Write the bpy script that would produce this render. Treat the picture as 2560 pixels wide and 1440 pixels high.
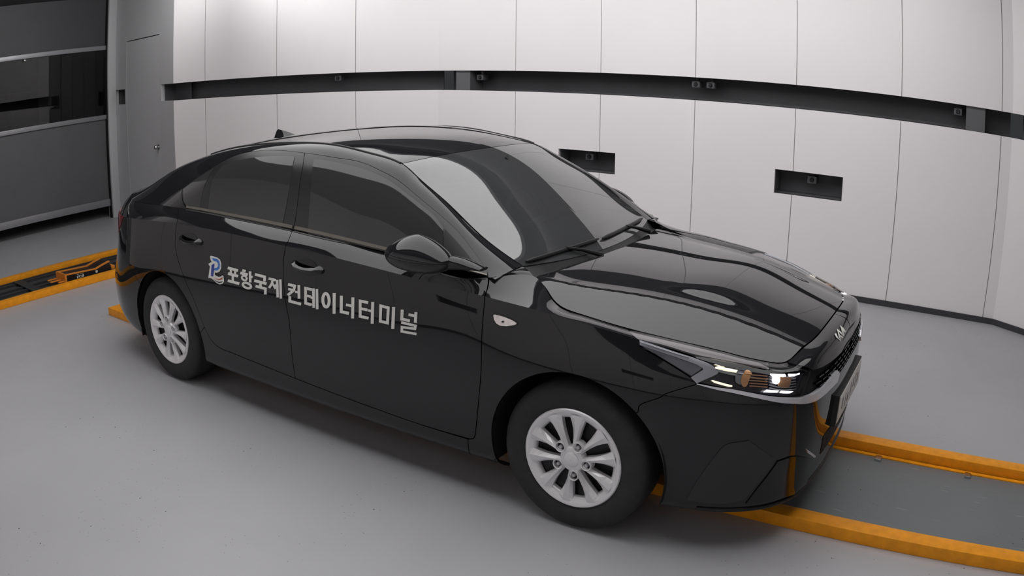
import bpy, bmesh, math, random
import numpy as np
from mathutils import Matrix, Vector

# ------------------------------------------------------------------ scene, camera, world, light
for o in list(bpy.data.objects):
    bpy.data.objects.remove(o)
SC = bpy.context.scene
COL = SC.collection
random.seed(4)

CAM_POS = np.array([1.3321293, -3.34918194, 1.77588984])
CAM_R = np.array([[0.838154990557413, 0.5453766439575157, 0.007779976178626808],
                  [-0.15220972707827696, 0.22017672958747309, 0.9635114979754633],
                  [-0.5237636974690584, 0.8087561585384077, -0.26755385483999067]])   # right, up, forward
F_PX, K_A, K_B = 2063.9869, -0.0831, -0.0325      # wide lens: r = f*th*(1+ka th^2+kb th^4), frame 2560 x 1440

cam = bpy.data.cameras.new('camera')
camo = bpy.data.objects.new('camera', cam)
COL.objects.link(camo)
camo.matrix_world = Matrix((
    (CAM_R[0][0], CAM_R[1][0], -CAM_R[2][0], CAM_POS[0]),
    (CAM_R[0][1], CAM_R[1][1], -CAM_R[2][1], CAM_POS[1]),
    (CAM_R[0][2], CAM_R[1][2], -CAM_R[2][2], CAM_POS[2]),
    (0, 0, 0, 1)))
cam.type = 'PANO'
_cc = cam.cycles if hasattr(cam, 'cycles') and hasattr(cam.cycles, 'panorama_type') else cam
_cc.panorama_type = 'FISHEYE_LENS_POLYNOMIAL'
_cc.fisheye_fov = math.radians(170)
_cc.fisheye_polynomial_k0 = 0.0
_cc.fisheye_polynomial_k1 = -0.034177168888777816
_cc.fisheye_polynomial_k2 = -9.808882924960994e-05
_cc.fisheye_polynomial_k3 = 7.119496377899219e-06
_cc.fisheye_polynomial_k4 = -3.885437421783007e-07
cam.sensor_fit = 'HORIZONTAL'
cam.sensor_width = 36.0
cam.sensor_height = 20.25
cam.clip_start = 0.01
SC.camera = camo

w = bpy.data.worlds.new('world')
SC.world = w
w.use_nodes = True
w.node_tree.nodes['Background'].inputs[0].default_value = (0.5, 0.52, 0.55, 1)
w.node_tree.nodes['Background'].inputs[1].default_value = 0.05

SC.view_settings.view_transform = 'Standard'
SC.view_settings.look = 'None'
SC.view_settings.gamma = 1
SC.view_settings.use_curve_mapping = False
SC.view_settings.exposure = 0.39

SC.cycles.adaptive_threshold = 0.02
SC.cycles.max_bounces = 6
SC.cycles.diffuse_bounces = 4
SC.cycles.glossy_bounces = 3
SC.cycles.transmission_bounces = 2
SC.cycles.transparent_max_bounces = 8
SC.cycles.caustics_reflective = False
SC.cycles.caustics_refractive = False

PANEL_LIGHT = 1.45          # radiance of the ceiling light panel
WALL_FILL = 13.5          # strips added behind baffles to brighten the long walls
ENTRY_FILL = 15.0          # strip added above the entrance to brighten it

# ------------------------------------------------------------------ materials
MATS = {}


def mat(name, col, rough=0.5, metal=0.0, spec=0.5, coat=0.0, emit=0.0, noise=None, bump=None, ior=None):
    """noise=(scale, amount): slight procedural colour variation; bump=(scale, strength)"""
    m = bpy.data.materials.new(name)
    m.use_nodes = True
    nt = m.node_tree
    b = nt.nodes['Principled BSDF']
    c = (col[0], col[1], col[2], 1)
    b.inputs['Base Color'].default_value = c
    b.inputs['Roughness'].default_value = rough
    b.inputs['Metallic'].default_value = metal
    b.inputs['Specular IOR Level'].default_value = spec
    if ior:
        b.inputs['IOR'].default_value = ior
    b.inputs['Coat Weight'].default_value = coat
    b.inputs['Coat Roughness'].default_value = 0.0
    if emit:
        b.inputs['Emission Color'].default_value = c
        b.inputs['Emission Strength'].default_value = emit
        if name in ('led', 'led_warm', 'bulb'):      # tiny lamps: seen, but not worth aiming light rays at
            m.cycles.emission_sampling = 'NONE'
    if noise or bump:
        tc = nt.nodes.new('ShaderNodeTexCoord')
    if noise:
        n = nt.nodes.new('ShaderNodeTexNoise')
        n.inputs['Scale'].default_value = noise[0]
        n.inputs['Detail'].default_value = 4
        nt.links.new(tc.outputs['Object'], n.inputs['Vector'])
        mr = nt.nodes.new('ShaderNodeMapRange')
        mr.inputs['From Min'].default_value = 0.3
        mr.inputs['From Max'].default_value = 0.7
        mr.inputs['To Min'].default_value = 1 - noise[1]
        mr.inputs['To Max'].default_value = 1 + noise[1]
        nt.links.new(n.outputs['Fac'], mr.inputs['Value'])
        mx = nt.nodes.new('ShaderNodeMix')
        mx.data_type = 'RGBA'
        mx.blend_type = 'MULTIPLY'
        mx.inputs['Factor'].default_value = 1
        mx.inputs[6].default_value = c
        nt.links.new(mr.outputs['Result'], mx.inputs[7])
        nt.links.new(mx.outputs[2], b.inputs['Base Color'])
    if bump:
        n2 = nt.nodes.new('ShaderNodeTexNoise')
        n2.inputs['Scale'].default_value = bump[0]
        n2.inputs['Detail'].default_value = 3
        nt.links.new(tc.outputs['Object'], n2.inputs['Vector'])
        bp_ = nt.nodes.new('ShaderNodeBump')
        bp_.inputs['Strength'].default_value = bump[1]
        bp_.inputs['Distance'].default_value = 0.002
        nt.links.new(n2.outputs['Fac'], bp_.inputs['Height'])
        nt.links.new(bp_.outputs['Normal'], b.inputs['Normal'])
    MATS[name] = m
    return m


def glass_mat(name, tint, ior=1.5, film=0.0):
    """tinted pane: Fresnel reflection over a dark transparent layer"""
    m = bpy.data.materials.new(name)
    m.use_nodes = True
    nt = m.node_tree
    nt.nodes.remove(nt.nodes['Principled BSDF'])
    out = nt.nodes['Material Output']
    tr = nt.nodes.new('ShaderNodeBsdfTransparent')
    tr.inputs['Color'].default_value = (*tint, 1)
    gl = nt.nodes.new('ShaderNodeBsdfGlossy')
    gl.inputs['Roughness'].default_value = 0.0
    gl.inputs['Color'].default_value = (1, 1, 1, 1)
    fr = nt.nodes.new('ShaderNodeFresnel')
    fr.inputs['IOR'].default_value = ior
    mx = nt.nodes.new('ShaderNodeMixShader')
    nt.links.new(fr.outputs[0], mx.inputs[0])
    if film:        # faint haze of the tinting film
        df = nt.nodes.new('ShaderNodeBsdfDiffuse')
        df.inputs['Color'].default_value = (0.13, 0.135, 0.14, 1)
        m2 = nt.nodes.new('ShaderNodeMixShader')
        m2.inputs[0].default_value = film
        nt.links.new(tr.outputs[0], m2.inputs[1])
        nt.links.new(df.outputs[0], m2.inputs[2])
        nt.links.new(m2.outputs[0], mx.inputs[1])
    else:
        nt.links.new(tr.outputs[0], mx.inputs[1])
    nt.links.new(gl.outputs[0], mx.inputs[2])
    nt.links.new(mx.outputs[0], out.inputs['Surface'])
    MATS[name] = m
    return m


def srgb(r, g, b):
    f = lambda c: (c / 255 / 12.92) if c / 255 <= 0.04045 else ((c / 255 + 0.055) / 1.055) ** 2.4
    return (f(r), f(g), f(b))


# ------------------------------------------------------------------ object helpers
def link(o, parent=None):
    COL.objects.link(o)
    if parent is not None:
        o.parent = parent
    return o


def empty(name, loc=(0, 0, 0), parent=None):
    o = bpy.data.objects.new(name, None)
    o.location = loc
    o.empty_display_size = 0.1
    return link(o, parent)


def tag(o, label=None, cat=None, group=None, kind=None):
    if label:
        o['label'] = label
    if cat:
        o['category'] = cat
    if group:
        o['group'] = group
    if kind:
        o['kind'] = kind
    return o


def mesh_obj(name, verts, faces, material, parent=None, smooth=False, normals=None):
    me = bpy.data.meshes.new(name)
    me.from_pydata([tuple(map(float, v)) for v in verts], [], [tuple(map(int, f)) for f in faces])
    me.materials.append(MATS[material] if isinstance(material, str) else material)
    if smooth or normals is not None:
        me.shade_smooth()
    me.update()
    if normals is not None:
        me.normals_split_custom_set_from_vertices([tuple(map(float, n)) for n in normals])
    o = bpy.data.objects.new(name, me)
    return link(o, parent)


def bm_obj(name, bm, material, parent=None, smooth=False):
    me = bpy.data.meshes.new(name)
    bm.normal_update()
    bm.to_mesh(me)
    bm.free()
    me.materials.append(MATS[material] if isinstance(material, str) else material)
    if smooth:
        me.shade_smooth()
        try:
            me.set_sharp_from_angle(angle=math.radians(35))
        except Exception:
            pass
    o = bpy.data.objects.new(name, me)
    return link(o, parent)


def box(bm, lo, hi, bevel=0.0, mtx=None):
    lo, hi = np.array(lo, float), np.array(hi, float)
    c, s = (lo + hi) / 2, hi - lo
    r = bmesh.ops.create_cube(bm, size=1)
    vs = r['verts']
    bmesh.ops.scale(bm, vec=Vector(s), verts=vs)
    bmesh.ops.translate(bm, vec=Vector(c), verts=vs)
    if bevel:
        es = list({e for v in vs for e in v.link_edges})
        rr = bmesh.ops.bevel(bm, geom=es, offset=bevel, segments=2, affect='EDGES', profile=0.6)
        vs = list({v for f in rr['faces'] for v in f.verts} | {v for v in vs if v.is_valid})
    if mtx is not None:
        bmesh.ops.transform(bm, matrix=mtx, verts=vs)
    return vs


def box_obj(name, lo, hi, material, parent=None, bevel=0.0, mtx=None):
    bm = bmesh.new()
    box(bm, lo, hi, bevel, mtx)
    return bm_obj(name, bm, material, parent, smooth=bevel > 0)


def prism(bm, pts, axis_vec, mtx=None):
    """extrude the closed 3D polygon pts along axis_vec"""
    a = [bm.verts.new(p) for p in pts]
    b = [bm.verts.new(Vector(p) + Vector(axis_vec)) for p in pts]
    n = len(a)
    bm.faces.new(a[::-1])
    bm.faces.new(b)
    for i in range(n):
        bm.faces.new([a[i], a[(i + 1) % n], b[(i + 1) % n], b[i]])
    if mtx is not None:
        bmesh.ops.transform(bm, matrix=mtx, verts=a + b)
    bmesh.ops.recalc_face_normals(bm, faces=bm.faces[:])


def tube(bm, pts, rad, n=8, closed=False, cap=True):
    """round tube along pts; rad a number or a list"""
    P = [Vector(p) for p in pts]
    m = len(P)
    R = [rad] * m if not hasattr(rad, '__len__') else list(rad)
    rings = []
    up = None
    for i in range(m):
        t = (P[(i + 1) % m] - P[i - 1]) if closed else (P[min(i + 1, m - 1)] - P[max(i - 1, 0)])
        t.normalize()
        if up is None:
            up = Vector((0, 0, 1)) if abs(t.z) < 0.9 else Vector((1, 0, 0))
        s = t.cross(up).normalized()
        up = s.cross(t).normalized()
        rings.append([bm.verts.new(P[i] + (s * math.cos(a) + up * math.sin(a)) * R[i])
                      for a in [2 * math.pi * k / n for k in range(n)]])
    for i in range(m if closed else m - 1):
        A, B = rings[i], rings[(i + 1) % m]
        for k in range(n):
            bm.faces.new([A[k], A[(k + 1) % n], B[(k + 1) % n], B[k]])
    if cap and not closed:
        bm.faces.new(rings[0])
        bm.faces.new(rings[-1][::-1])
    bmesh.ops.recalc_face_normals(bm, faces=bm.faces[:])


def lathe(bm, prof, center, axis='y', n=48):
    """revolve the profile [(radius, offset along axis)] round an axis through center"""
    rings = []
    for r, h in prof:
        ring = []
        for k in range(n):
            a = 2 * math.pi * k / n
            if axis == 'y':
                ring.append(bm.verts.new((center[0] + r * math.cos(a), center[1] + h, center[2] + r * math.sin(a))))
            elif axis == 'x':
                ring.append(bm.verts.new((center[0] + h, center[1] + r * math.cos(a), center[2] + r * math.sin(a))))
            else:
                ring.append(bm.verts.new((center[0] + r * math.cos(a), center[1] + r * math.sin(a), center[2] + h)))
        rings.append(ring)
    for A, B in zip(rings, rings[1:]):
        for k in range(n):
            bm.faces.new([A[k], A[(k + 1) % n], B[(k + 1) % n], B[k]])
    return rings
# ------------------------------------------------------------------ materials of the place
mat('wall_panel', srgb(241, 238, 239), rough=0.45, spec=0.35, noise=(1.3, 0.015))
mat('wall_joint', srgb(196, 194, 194), rough=0.7)
mat('grey_wall', srgb(196, 196, 198), rough=0.55, spec=0.3, noise=(1.5, 0.02))
mat('grey_door', srgb(199, 199, 201), rough=0.5, spec=0.3, noise=(1.5, 0.02))
mat('camera_grey', srgb(84, 84, 87), rough=0.5)
mat('slot_dark', srgb(82, 82, 85), rough=0.55, noise=(3, 0.1))
mat('slot_post', srgb(98, 98, 100), rough=0.6)
mat('slot_black', srgb(98, 98, 101), rough=0.5)
mat('base_dark', srgb(58, 57, 61), rough=0.5)
mat('ceiling', srgb(62, 62, 65), rough=0.8, noise=(2, 0.05))
mat('yellow', srgb(247, 160, 24), rough=0.5, spec=0.35, noise=(18, 0.10), bump=(60, 0.1))
mat('orange', srgb(226, 140, 50), rough=0.5)
mat('trench_bed', srgb(70, 72, 74), rough=0.5, noise=(6, 0.15))
mat('trench_rail', srgb(58, 60, 62), rough=0.4, metal=0.3)
mat('machine_black', srgb(26, 27, 30), rough=0.4)
mat('white_print', srgb(225, 225, 220), rough=0.5)
mat('alu', srgb(165, 165, 168), rough=0.4, metal=0.6)
mat('shutter_dark', srgb(69, 69, 72), rough=0.6, noise=(2, 0.05))
mat('shutter_mid', srgb(98, 98, 100), rough=0.6, noise=(2, 0.05))
mat('steel', srgb(200, 200, 200), rough=0.2, metal=1.0)
mat('outside', srgb(60, 60, 62), rough=0.8)
mat('outside_light', srgb(120, 122, 124), rough=0.8)
mat('black', srgb(12, 12, 13), rough=0.5)
glass_mat('shutter_glass', (0.45, 0.45, 0.46))


def floor_mat(name, col, specks=True, rough=0.38, scr=0.0):
    m = bpy.data.materials.new(name)
    m.use_nodes = True
    nt = m.node_tree
    L = nt.links.new
    b = nt.nodes['Principled BSDF']
    b.inputs['Specular IOR Level'].default_value = 0.4
    tc = nt.nodes.new('ShaderNodeTexCoord')
    n1 = nt.nodes.new('ShaderNodeTexNoise')
    n1.inputs['Scale'].default_value = 1.1
    n1.inputs['Detail'].default_value = 5
    L(tc.outputs['Object'], n1.inputs['Vector'])
    r1 = nt.nodes.new('ShaderNodeMapRange')
    r1.inputs['From Min'].default_value = 0.25
    r1.inputs['From Max'].default_value = 0.75
    r1.inputs['To Min'].default_value = 0.94
    r1.inputs['To Max'].default_value = 1.05
    L(n1.outputs['Fac'], r1.inputs['Value'])
    mx = nt.nodes.new('ShaderNodeMix')
    mx.data_type = 'RGBA'
    mx.blend_type = 'MULTIPLY'
    mx.inputs['Factor'].default_value = 1
    mx.inputs[6].default_value = (*col, 1)
    L(r1.outputs['Result'], mx.inputs[7])
    last = mx.outputs[2]
    if specks:
        for sc, th, dens in ((22, 0.085, 0.55), (55, 0.10, 0.52)):
            vo = nt.nodes.new('ShaderNodeTexVoronoi')
            vo.inputs['Scale'].default_value = sc
            L(tc.outputs['Object'], vo.inputs['Vector'])
            lt = nt.nodes.new('ShaderNodeMath')
            lt.operation = 'LESS_THAN'
            lt.inputs[1].default_value = th
            L(vo.outputs['Distance'], lt.inputs[0])
            # only some cells carry a speck, in drifts
            sp = nt.nodes.new('ShaderNodeSeparateColor')
            L(vo.outputs['Color'], sp.inputs[0])
            g1 = nt.nodes.new('ShaderNodeMath')
            g1.operation = 'GREATER_THAN'
            g1.inputs[1].default_value = 0.70
            L(sp.outputs[0], g1.inputs[0])
            n2 = nt.nodes.new('ShaderNodeTexNoise')
            n2.inputs['Scale'].default_value = 1.6
            n2.inputs['Detail'].default_value = 2
            L(tc.outputs['Object'], n2.inputs['Vector'])
            g2 = nt.nodes.new('ShaderNodeMath')
            g2.operation = 'GREATER_THAN'
            g2.inputs[1].default_value = dens
            L(n2.outputs['Fac'], g2.inputs[0])
            m1 = nt.nodes.new('ShaderNodeMath')
            m1.operation = 'MULTIPLY'
            L(lt.outputs[0], m1.inputs[0])
            L(g1.outputs[0], m1.inputs[1])
            m2 = nt.nodes.new('ShaderNodeMath')
            m2.operation = 'MULTIPLY'
            L(m1.outputs[0], m2.inputs[0])
            L(g2.outputs[0], m2.inputs[1])
            mm = nt.nodes.new('ShaderNodeMix')
            mm.data_type = 'RGBA'
            mm.inputs[7].default_value = (0.03, 0.03, 0.032, 1)
            L(m2.outputs[0], mm.inputs['Factor'])
            L(last, mm.inputs[6])
            last = mm.outputs[2]
    if scr:
        wv = nt.nodes.new('ShaderNodeTexNoise')
        mp = nt.nodes.new('ShaderNodeMapping')
        mp.inputs['Scale'].default_value = (2.2, 26, 1)
        L(tc.outputs['Object'], mp.inputs['Vector'])
        L(mp.outputs[0], wv.inputs['Vector'])
        wv.inputs['Scale'].default_value = 2.0
        wv.inputs['Detail'].default_value = 6
        r2 = nt.nodes.new('ShaderNodeMapRange')
        r2.inputs['From Min'].default_value = 0.66
        r2.inputs['From Max'].default_value = 0.72
        r2.inputs['To Max'].default_value = scr
        L(wv.outputs['Fac'], r2.inputs['Value'])
        mm = nt.nodes.new('ShaderNodeMix')
        mm.data_type = 'RGBA'
        mm.inputs[7].default_value = (0.45, 0.48, 0.5, 1)
        L(r2.outputs['Result'], mm.inputs['Factor'])
        L(last, mm.inputs[6])
        last = mm.outputs[2]
    L(last, b.inputs['Base Color'])
    n3 = nt.nodes.new('ShaderNodeTexNoise')
    n3.inputs['Scale'].default_value = 7
    L(tc.outputs['Object'], n3.inputs['Vector'])
    r3 = nt.nodes.new('ShaderNodeMapRange')
    r3.inputs['To Min'].default_value = rough - 0.06
    r3.inputs['To Max'].default_value = rough + 0.08
    L(n3.outputs['Fac'], r3.inputs['Value'])
    L(r3.outputs['Result'], b.inputs['Roughness'])
    MATS[name] = m


floor_mat('floor_epoxy', srgb(178, 178, 181))
floor_mat('lane_plate', srgb(118, 122, 124), specks=True, rough=0.42, scr=0.5)

# ------------------------------------------------------------------ floor, ceiling
H_CEIL = 3.0
fl = box_obj('floor', (-11, -6, -0.1), (7, 6, 0.0), 'floor_epoxy')
tag(fl, 'grey speckled epoxy floor of the inspection booth', kind='structure')
ce = box_obj('ceiling', (-11, -6, H_CEIL), (7, 6, H_CEIL + 0.1), 'ceiling')
tag(ce, 'dark grey ceiling of the booth', kind='structure')

# ------------------------------------------------------------------ walls of upright panels with a dark slot band
SLOT = (1.531, 1.729)
Y0W, MW = 3.2813, 0.0209
FOLD_L = (-3.808, 3.2017)
FOLD_R = (1.678, Y0W + MW * 1.678)
CORNER_L = (-6.61, 1.85)
END_R = (3.9, FOLD_R[1] - 0.49 * (3.9 - FOLD_R[0]))
SEAM_X = [-3.7816, -2.9014, -2.0120, -1.1150, -0.2214, 0.6864, 1.5788]
BOXES = [(-2.431, -1.855, 0.816, 1.010), (-0.379, 0.215, 0.812, 1.012)]     # x0, x1, z0, z1 of the low dark hatches
GAP = 0.0035


def seg_frame(p0, p1, flip):
    """matrix taking (s, depth behind the face, z) to the world; the face looks into the room"""
    d = Vector((p1[0] - p0[0], p1[1] - p0[1], 0))
    L = d.length
    d.normalize()
    n = Vector((-d.y, d.x, 0))
    if flip:
        n = -n
    M = Matrix(((d.x, n.x, 0, p0[0]), (d.y, n.y, 0, p0[1]), (0, 0, 1, 0), (0, 0, 0, 1)))
    return M, L


def poly_panel(name, pts, M, material, parent, depth=0.035):
    bm = bmesh.new()
    prism(bm, [(s, 0, z) for s, z in pts], (0, depth, 0), M)
    o = bm_obj(name, bm, material, parent)
    return o


def wall_run(root, p0, p1, seams, flip=False, slot=True, holes=(), s_slot=None, panel_mat='wall_panel'):
    """panels between seams (distances from p0), a recessed slot, a dark base strip"""
    M, L = seg_frame(p0, p1, flip)
    ed = [0.0] + [s for s in seams if 0.03 < s < L - 0.03] + [L]
    zb = 0.048
    for a, b in zip(ed, ed[1:]):
        a2, b2 = a + (GAP if a > 0 else 0), b - (GAP if b < L else 0)
        zs = [(zb, SLOT[0]), (SLOT[1], H_CEIL)] if slot else [(zb, H_CEIL)]
        for k, (z0, z1) in enumerate(zs):
            pts = [(a2, z0), (b2, z0), (b2, z1), (a2, z1)]
            if k == 0:
                for (h0, h1, hz0, hz1) in holes:
                    if h0 < b2 < h1:      # notch in the right edge
                        pts = [(a2, z0), (b2, z0), (b2, hz0), (h0, hz0), (h0, hz1), (b2, hz1), (b2, z1), (a2, z1)]
                    elif h0 < a2 < h1:    # notch in the left edge
                        pts = [(a2, z0), (b2, z0), (b2, z1), (a2, z1), (a2, hz1), (h1, hz1), (h1, hz0), (a2, hz0)]
            poly_panel('panel', pts, M, panel_mat, root)
    # backing sheets behind the joints
    for z0, z1 in ([(0, SLOT[0]), (SLOT[1], H_CEIL)] if slot else [(0, H_CEIL)]):
        segs = [(0, L, z0, z1)]
        if z0 == 0:
            for (h0, h1, hz0, hz1) in holes:
                new = []
                for (a, b, c, d) in segs:
                    if a < h0 and h1 < b and c < hz0 and hz1 < d:
                        new += [(a, h0, c, d), (h1, b, c, d), (h0, h1, c, hz0), (h0, h1, hz1, d)]
                    else:
                        new.append((a, b, c, d))
                segs = new
        bm = bmesh.new()
        for (a, b, c, d) in segs:
            box(bm, (a, 0.018, c), (b, 0.05, d), mtx=M)
        bm_obj('backing', bm, 'wall_joint', root)
    bm = bmesh.new()
    box(bm, (0, -0.012, 0.0), (L, 0.0, zb), mtx=M)
    bm_obj('base_strip', bm, 'base_dark', root)
    if slot:
        a, b = s_slot or (0, L)
        bm = bmesh.new()
        D = 0.26
        box(bm, (a, D, SLOT[0] - 0.02), (b, D + 0.02, SLOT[1] + 0.02), mtx=M)      # back
        box(bm, (a, 0.036, SLOT[0] - 0.02), (b, D, SLOT[0]), mtx=M)                # shelf
        box(bm, (a, 0.036, SLOT[1]), (b, D, SLOT[1] + 0.02), mtx=M)                # top
        bm_obj('slot_recess', bm, 'slot_dark', root)
    for (h0, h1, hz0, hz1) in holes:
        bm = bmesh.new()
        D = 0.24
        box(bm, (h0 - .01, D, hz0 - 0.02), (h1 + .01, D + 0.02, hz1 + 0.02), mtx=M)
        box(bm, (h0 - .01, 0.036, hz0 - 0.02), (h1 + .01, D, hz0), mtx=M)
        box(bm, (h0 - .01, 0.036, hz1), (h1 + .01, D, hz1 + 0.02), mtx=M)
        box(bm, (h0 - 0.02, 0.036, hz0), (h0, D, hz1), mtx=M)
        box(bm, (h1, 0.036, hz0), (h1 + 0.02, D, hz1), mtx=M)
        bm_obj('hatch_recess', bm, 'slot_black', root)
    return M, L


def on_x(p0, p1, x):
    return (x - p0[0]) / (p1[0] - p0[0]) * math.hypot(p1[0] - p0[0], p1[1] - p0[1])


def long_wall(name, sy, yoff, label):
    """one long side of the booth: a straight middle and two ends folded inwards"""
    root = empty(name)
    tag(root, label, kind='structure')
    P = lambda p: (p[0], sy * (p[1] + yoff))
    fl_ = sy < 0
    a, b, c, d = P(CORNER_L), P(FOLD_L), P(FOLD_R), P(END_R)
    LL = math.hypot(b[0] - a[0], b[1] - a[1])
    wall_run(root, a, b, [LL - 0.9 * k + 0.02 for k in (3, 2, 1)], fl_)
    Mm, _ = wall_run(root, b, c, [on_x(b, c, x) for x in SEAM_X], fl_,
                     holes=[(on_x(b, c, h[0]), on_x(b, c, h[1]), h[2], h[3]) for h in BOXES])
    wall_run(root, c, d, [0.9, 1.8], fl_)
    for x0, x1 in ((-3.612, -3.443), (1.256, 1.428)):
        bm = bmesh.new()
        box(bm, (on_x(b, c, x0), 0.03, SLOT[0] - .01), (on_x(b, c, x1), 0.26, SLOT[1] + .01), mtx=Mm)
        bm_obj('slot_post', bm, 'slot_post', root)
    return root, Mm, (b, c), (a, b)


wall_b, M_back, BC, AB = long_wall('wall_back', 1, 0.0, 'long white panelled wall behind the car with a dark slot band')
wall_f, M_front, BCf, ABf = long_wall('wall_front', -1, 0.14, 'long white panelled wall on the side nearest the camera')

# grey entrance walls, left of the panels
GW0, GW1 = CORNER_L, (-8.62, 2.084)


def grey_wall(name, sy, yoff, door):
    root = empty(name)
    tag(root, 'grey entrance wall with a flush door beside the roller shutter' if door else 'grey entrance wall opposite the flush door', kind='structure')
    a, b = (GW0[0], sy * (GW0[1] + yoff)), (GW1[0], sy * (GW1[1] + yoff))
    M, L = seg_frame(a, b, sy < 0 if False else (sy > 0))
    sx = lambda x: (a[0] - x) / (a[0] - b[0]) * L
    D0, D1, DT = sx(-7.005), sx(-8.045), 2.336
    S0, S1 = 0.0, sx(-6.955)
    Q0, Q1 = sx(-8.10), sx(-8.455)
    t = 0.05
    rects = []
    if door:
        rects = [(0, S1, 0, SLOT[0]), (0, S1, SLOT[1], DT), (S1, D0, 0, DT), (0, L, DT + 0.006, H_CEIL), (0, D0, DT, DT + .006), (D1, L, DT, DT + .006),
                 (D1, Q0, 0, DT), (Q0, Q1, 0, 1.513), (Q0, Q1, 1.711, DT), (Q1, L, 0, DT)]
    else:
        rects = [(0, L, 0, H_CEIL)]
    bm = bmesh.new()
    for (p, q, z0, z1) in rects:
        if q - p > 1e-4:
            box(bm, (p, 0, z0), (q, t, z1), mtx=M)
    bm_obj('wall_sheet', bm, 'grey_wall', root)
    if door:
        bm = bmesh.new()
        box(bm, (S0 - .05, 0.2, SLOT[0] - .02), (S1 + .02, 0.22, SLOT[1] + .02), mtx=M)
        box(bm, (S0, t, SLOT[0] - .02), (S1 + .02, 0.2, SLOT[0]), mtx=M)
        box(bm, (S0, t, SLOT[1]), (S1 + .02, 0.2, SLOT[1] + .02), mtx=M)
        box(bm, (S1, t, SLOT[0]), (S1 + .02, 0.2, SLOT[1]), mtx=M)
        bm_obj('slot_recess', bm, 'slot_dark', root)
        bm = bmesh.new()
        box(bm, (Q0 - .02, 0.2, 1.49), (Q1 + .02, 0.22, 1.73), mtx=M)
        box(bm, (Q0 - .02, t, 1.49), (Q1 + .02, 0.2, 1.513), mtx=M)
        box(bm, (Q0 - .02, t, 1.711), (Q1 + .02, 0.2, 1.73), mtx=M)
        box(bm, (Q1, t, 1.513), (Q1 + .02, 0.2, 1.711), mtx=M)
        bm_obj('hatch_recess', bm, 'slot_dark', root)
        dr = empty('door_1')
        tag(dr, 'flush grey side door with a round steel knob', kind='structure')
        bm = bmesh.new()
        box(bm, (D0 + .003, 0.002, 0.008), (D1 - .003, 0.045, DT - .006), mtx=M)
        bm_obj('door_leaf', bm, 'grey_door', dr)
        bm = bmesh.new()
        c = M @ Vector((D0 + 0.055, 0, 0.98))
        nrm = (M.to_3x3() @ Vector((0, -1, 0))).normalized()
        rings = []
        ax = Vector((0, 0, 1)).cross(nrm)
        for r, h in ((0.001, 0.062), (0.02, 0.06), (0.028, 0.045), (0.024, 0.03), (0.012, 0.02), (0.012, 0.008), (0.032, 0.006), (0.033, 0.0)):
            rings.append([bm.verts.new(c + nrm * h + (ax * math.cos(k * math.pi / 10) + Vector((0, 0, 1)) * math.sin(k * math.pi / 10)) * r) for k in range(20)])
        for A, B in zip(rings, rings[1:]):
            for k in range(20):
                bm.faces.new([A[k], A[(k + 1) % 20], B[(k + 1) % 20], B[k]])
        bmesh.ops.recalc_face_normals(bm, faces=bm.faces[:])
        bm_obj('door_knob', bm, 'steel', dr, smooth=True)
    return root


grey_wall('wall_left', 1, 0.0, True)
grey_wall('wall_left_near', -1, 0.14, False)

# ------------------------------------------------------------------ roller shutter at the entrance
XS = -8.5
sh = empty('roller_shutter', (XS, 0, 0))
tag(sh, 'dark grey roller shutter door with a wide clear window and aluminium rails', 'shutter')
YA, YB = -2.02, 1.93


def sbox(name, x0, x1, y0, y1, z0, z1, m, bevel=0.0):
    return box_obj(name, (x0, y0, z0), (x1, y1, z1), m, sh, bevel)


sbox('lower_curtain', -.02, .0, YA, YB, .25, 1.345, 'shutter_mid')
sbox('upper_curtain', -.02, .0, YA, YB, 2.325, H_CEIL, 'shutter_dark')
sbox('bottom_bar', -.035, .035, YA, YB, .165, .26, 'alu', .006)
sbox('window_rail', -.03, .03, YA, YB, 1.335, 1.395, 'alu', .006)
sbox('window_rail', -.03, .03, YA, YB, 2.275, 2.335, 'alu', .006)
sbox('pane', -.008, -.002, YA, YB, 1.39, 2.28, 'shutter_glass')
sbox('rail_bolt', .03, .045, .60, .63, 2.245, 2.262, 'steel', .004)
for yy in (1.93, -2.02 - 0.13):
    sbox('guide_post', -.06, .08, yy, yy + 0.13, 0, H_CEIL, 'grey_wall', .006)
sbox('guide_seal', -.01, .05, 1.915, 1.932, 0, H_CEIL, 'black')
# the yard behind the shutter
wo = box_obj('wall_outside', (-11.0, -6, 0), (-10.9, 6, H_CEIL), 'outside')
tag(wo, kind='structure')
ps = empty('strip_curtain', (-9.3, 1.6, 0))
tag(ps, 'pale hanging strip curtain seen through the shutter window', 'curtain')
for k in range(5):
    box_obj('strip', (0, -.42 + k * .2, 0.02), (.01, -.42 + k * .2 + .175, H_CEIL), 'outside_light', ps)
pr = empty('pipe_rail', (-9.9, 0, 0))
tag(pr, 'dark horizontal pipe railing seen through the shutter window', 'railing')
for z in (1.35, 1.6, 1.85):
    bm = bmesh.new()
    tube(bm, [(0, -4, z), (0, 1.3, z)], .035, 10)
    bm_obj('pipe', bm, 'black', pr, True)
for y in (-3.5, -1.5, .9):
    bm = bmesh.new()
    tube(bm, [(0.03, y, 0), (0.03, y, 1.9)], .03, 10)
    bm_obj('post', bm, 'black', pr, True)

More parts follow.
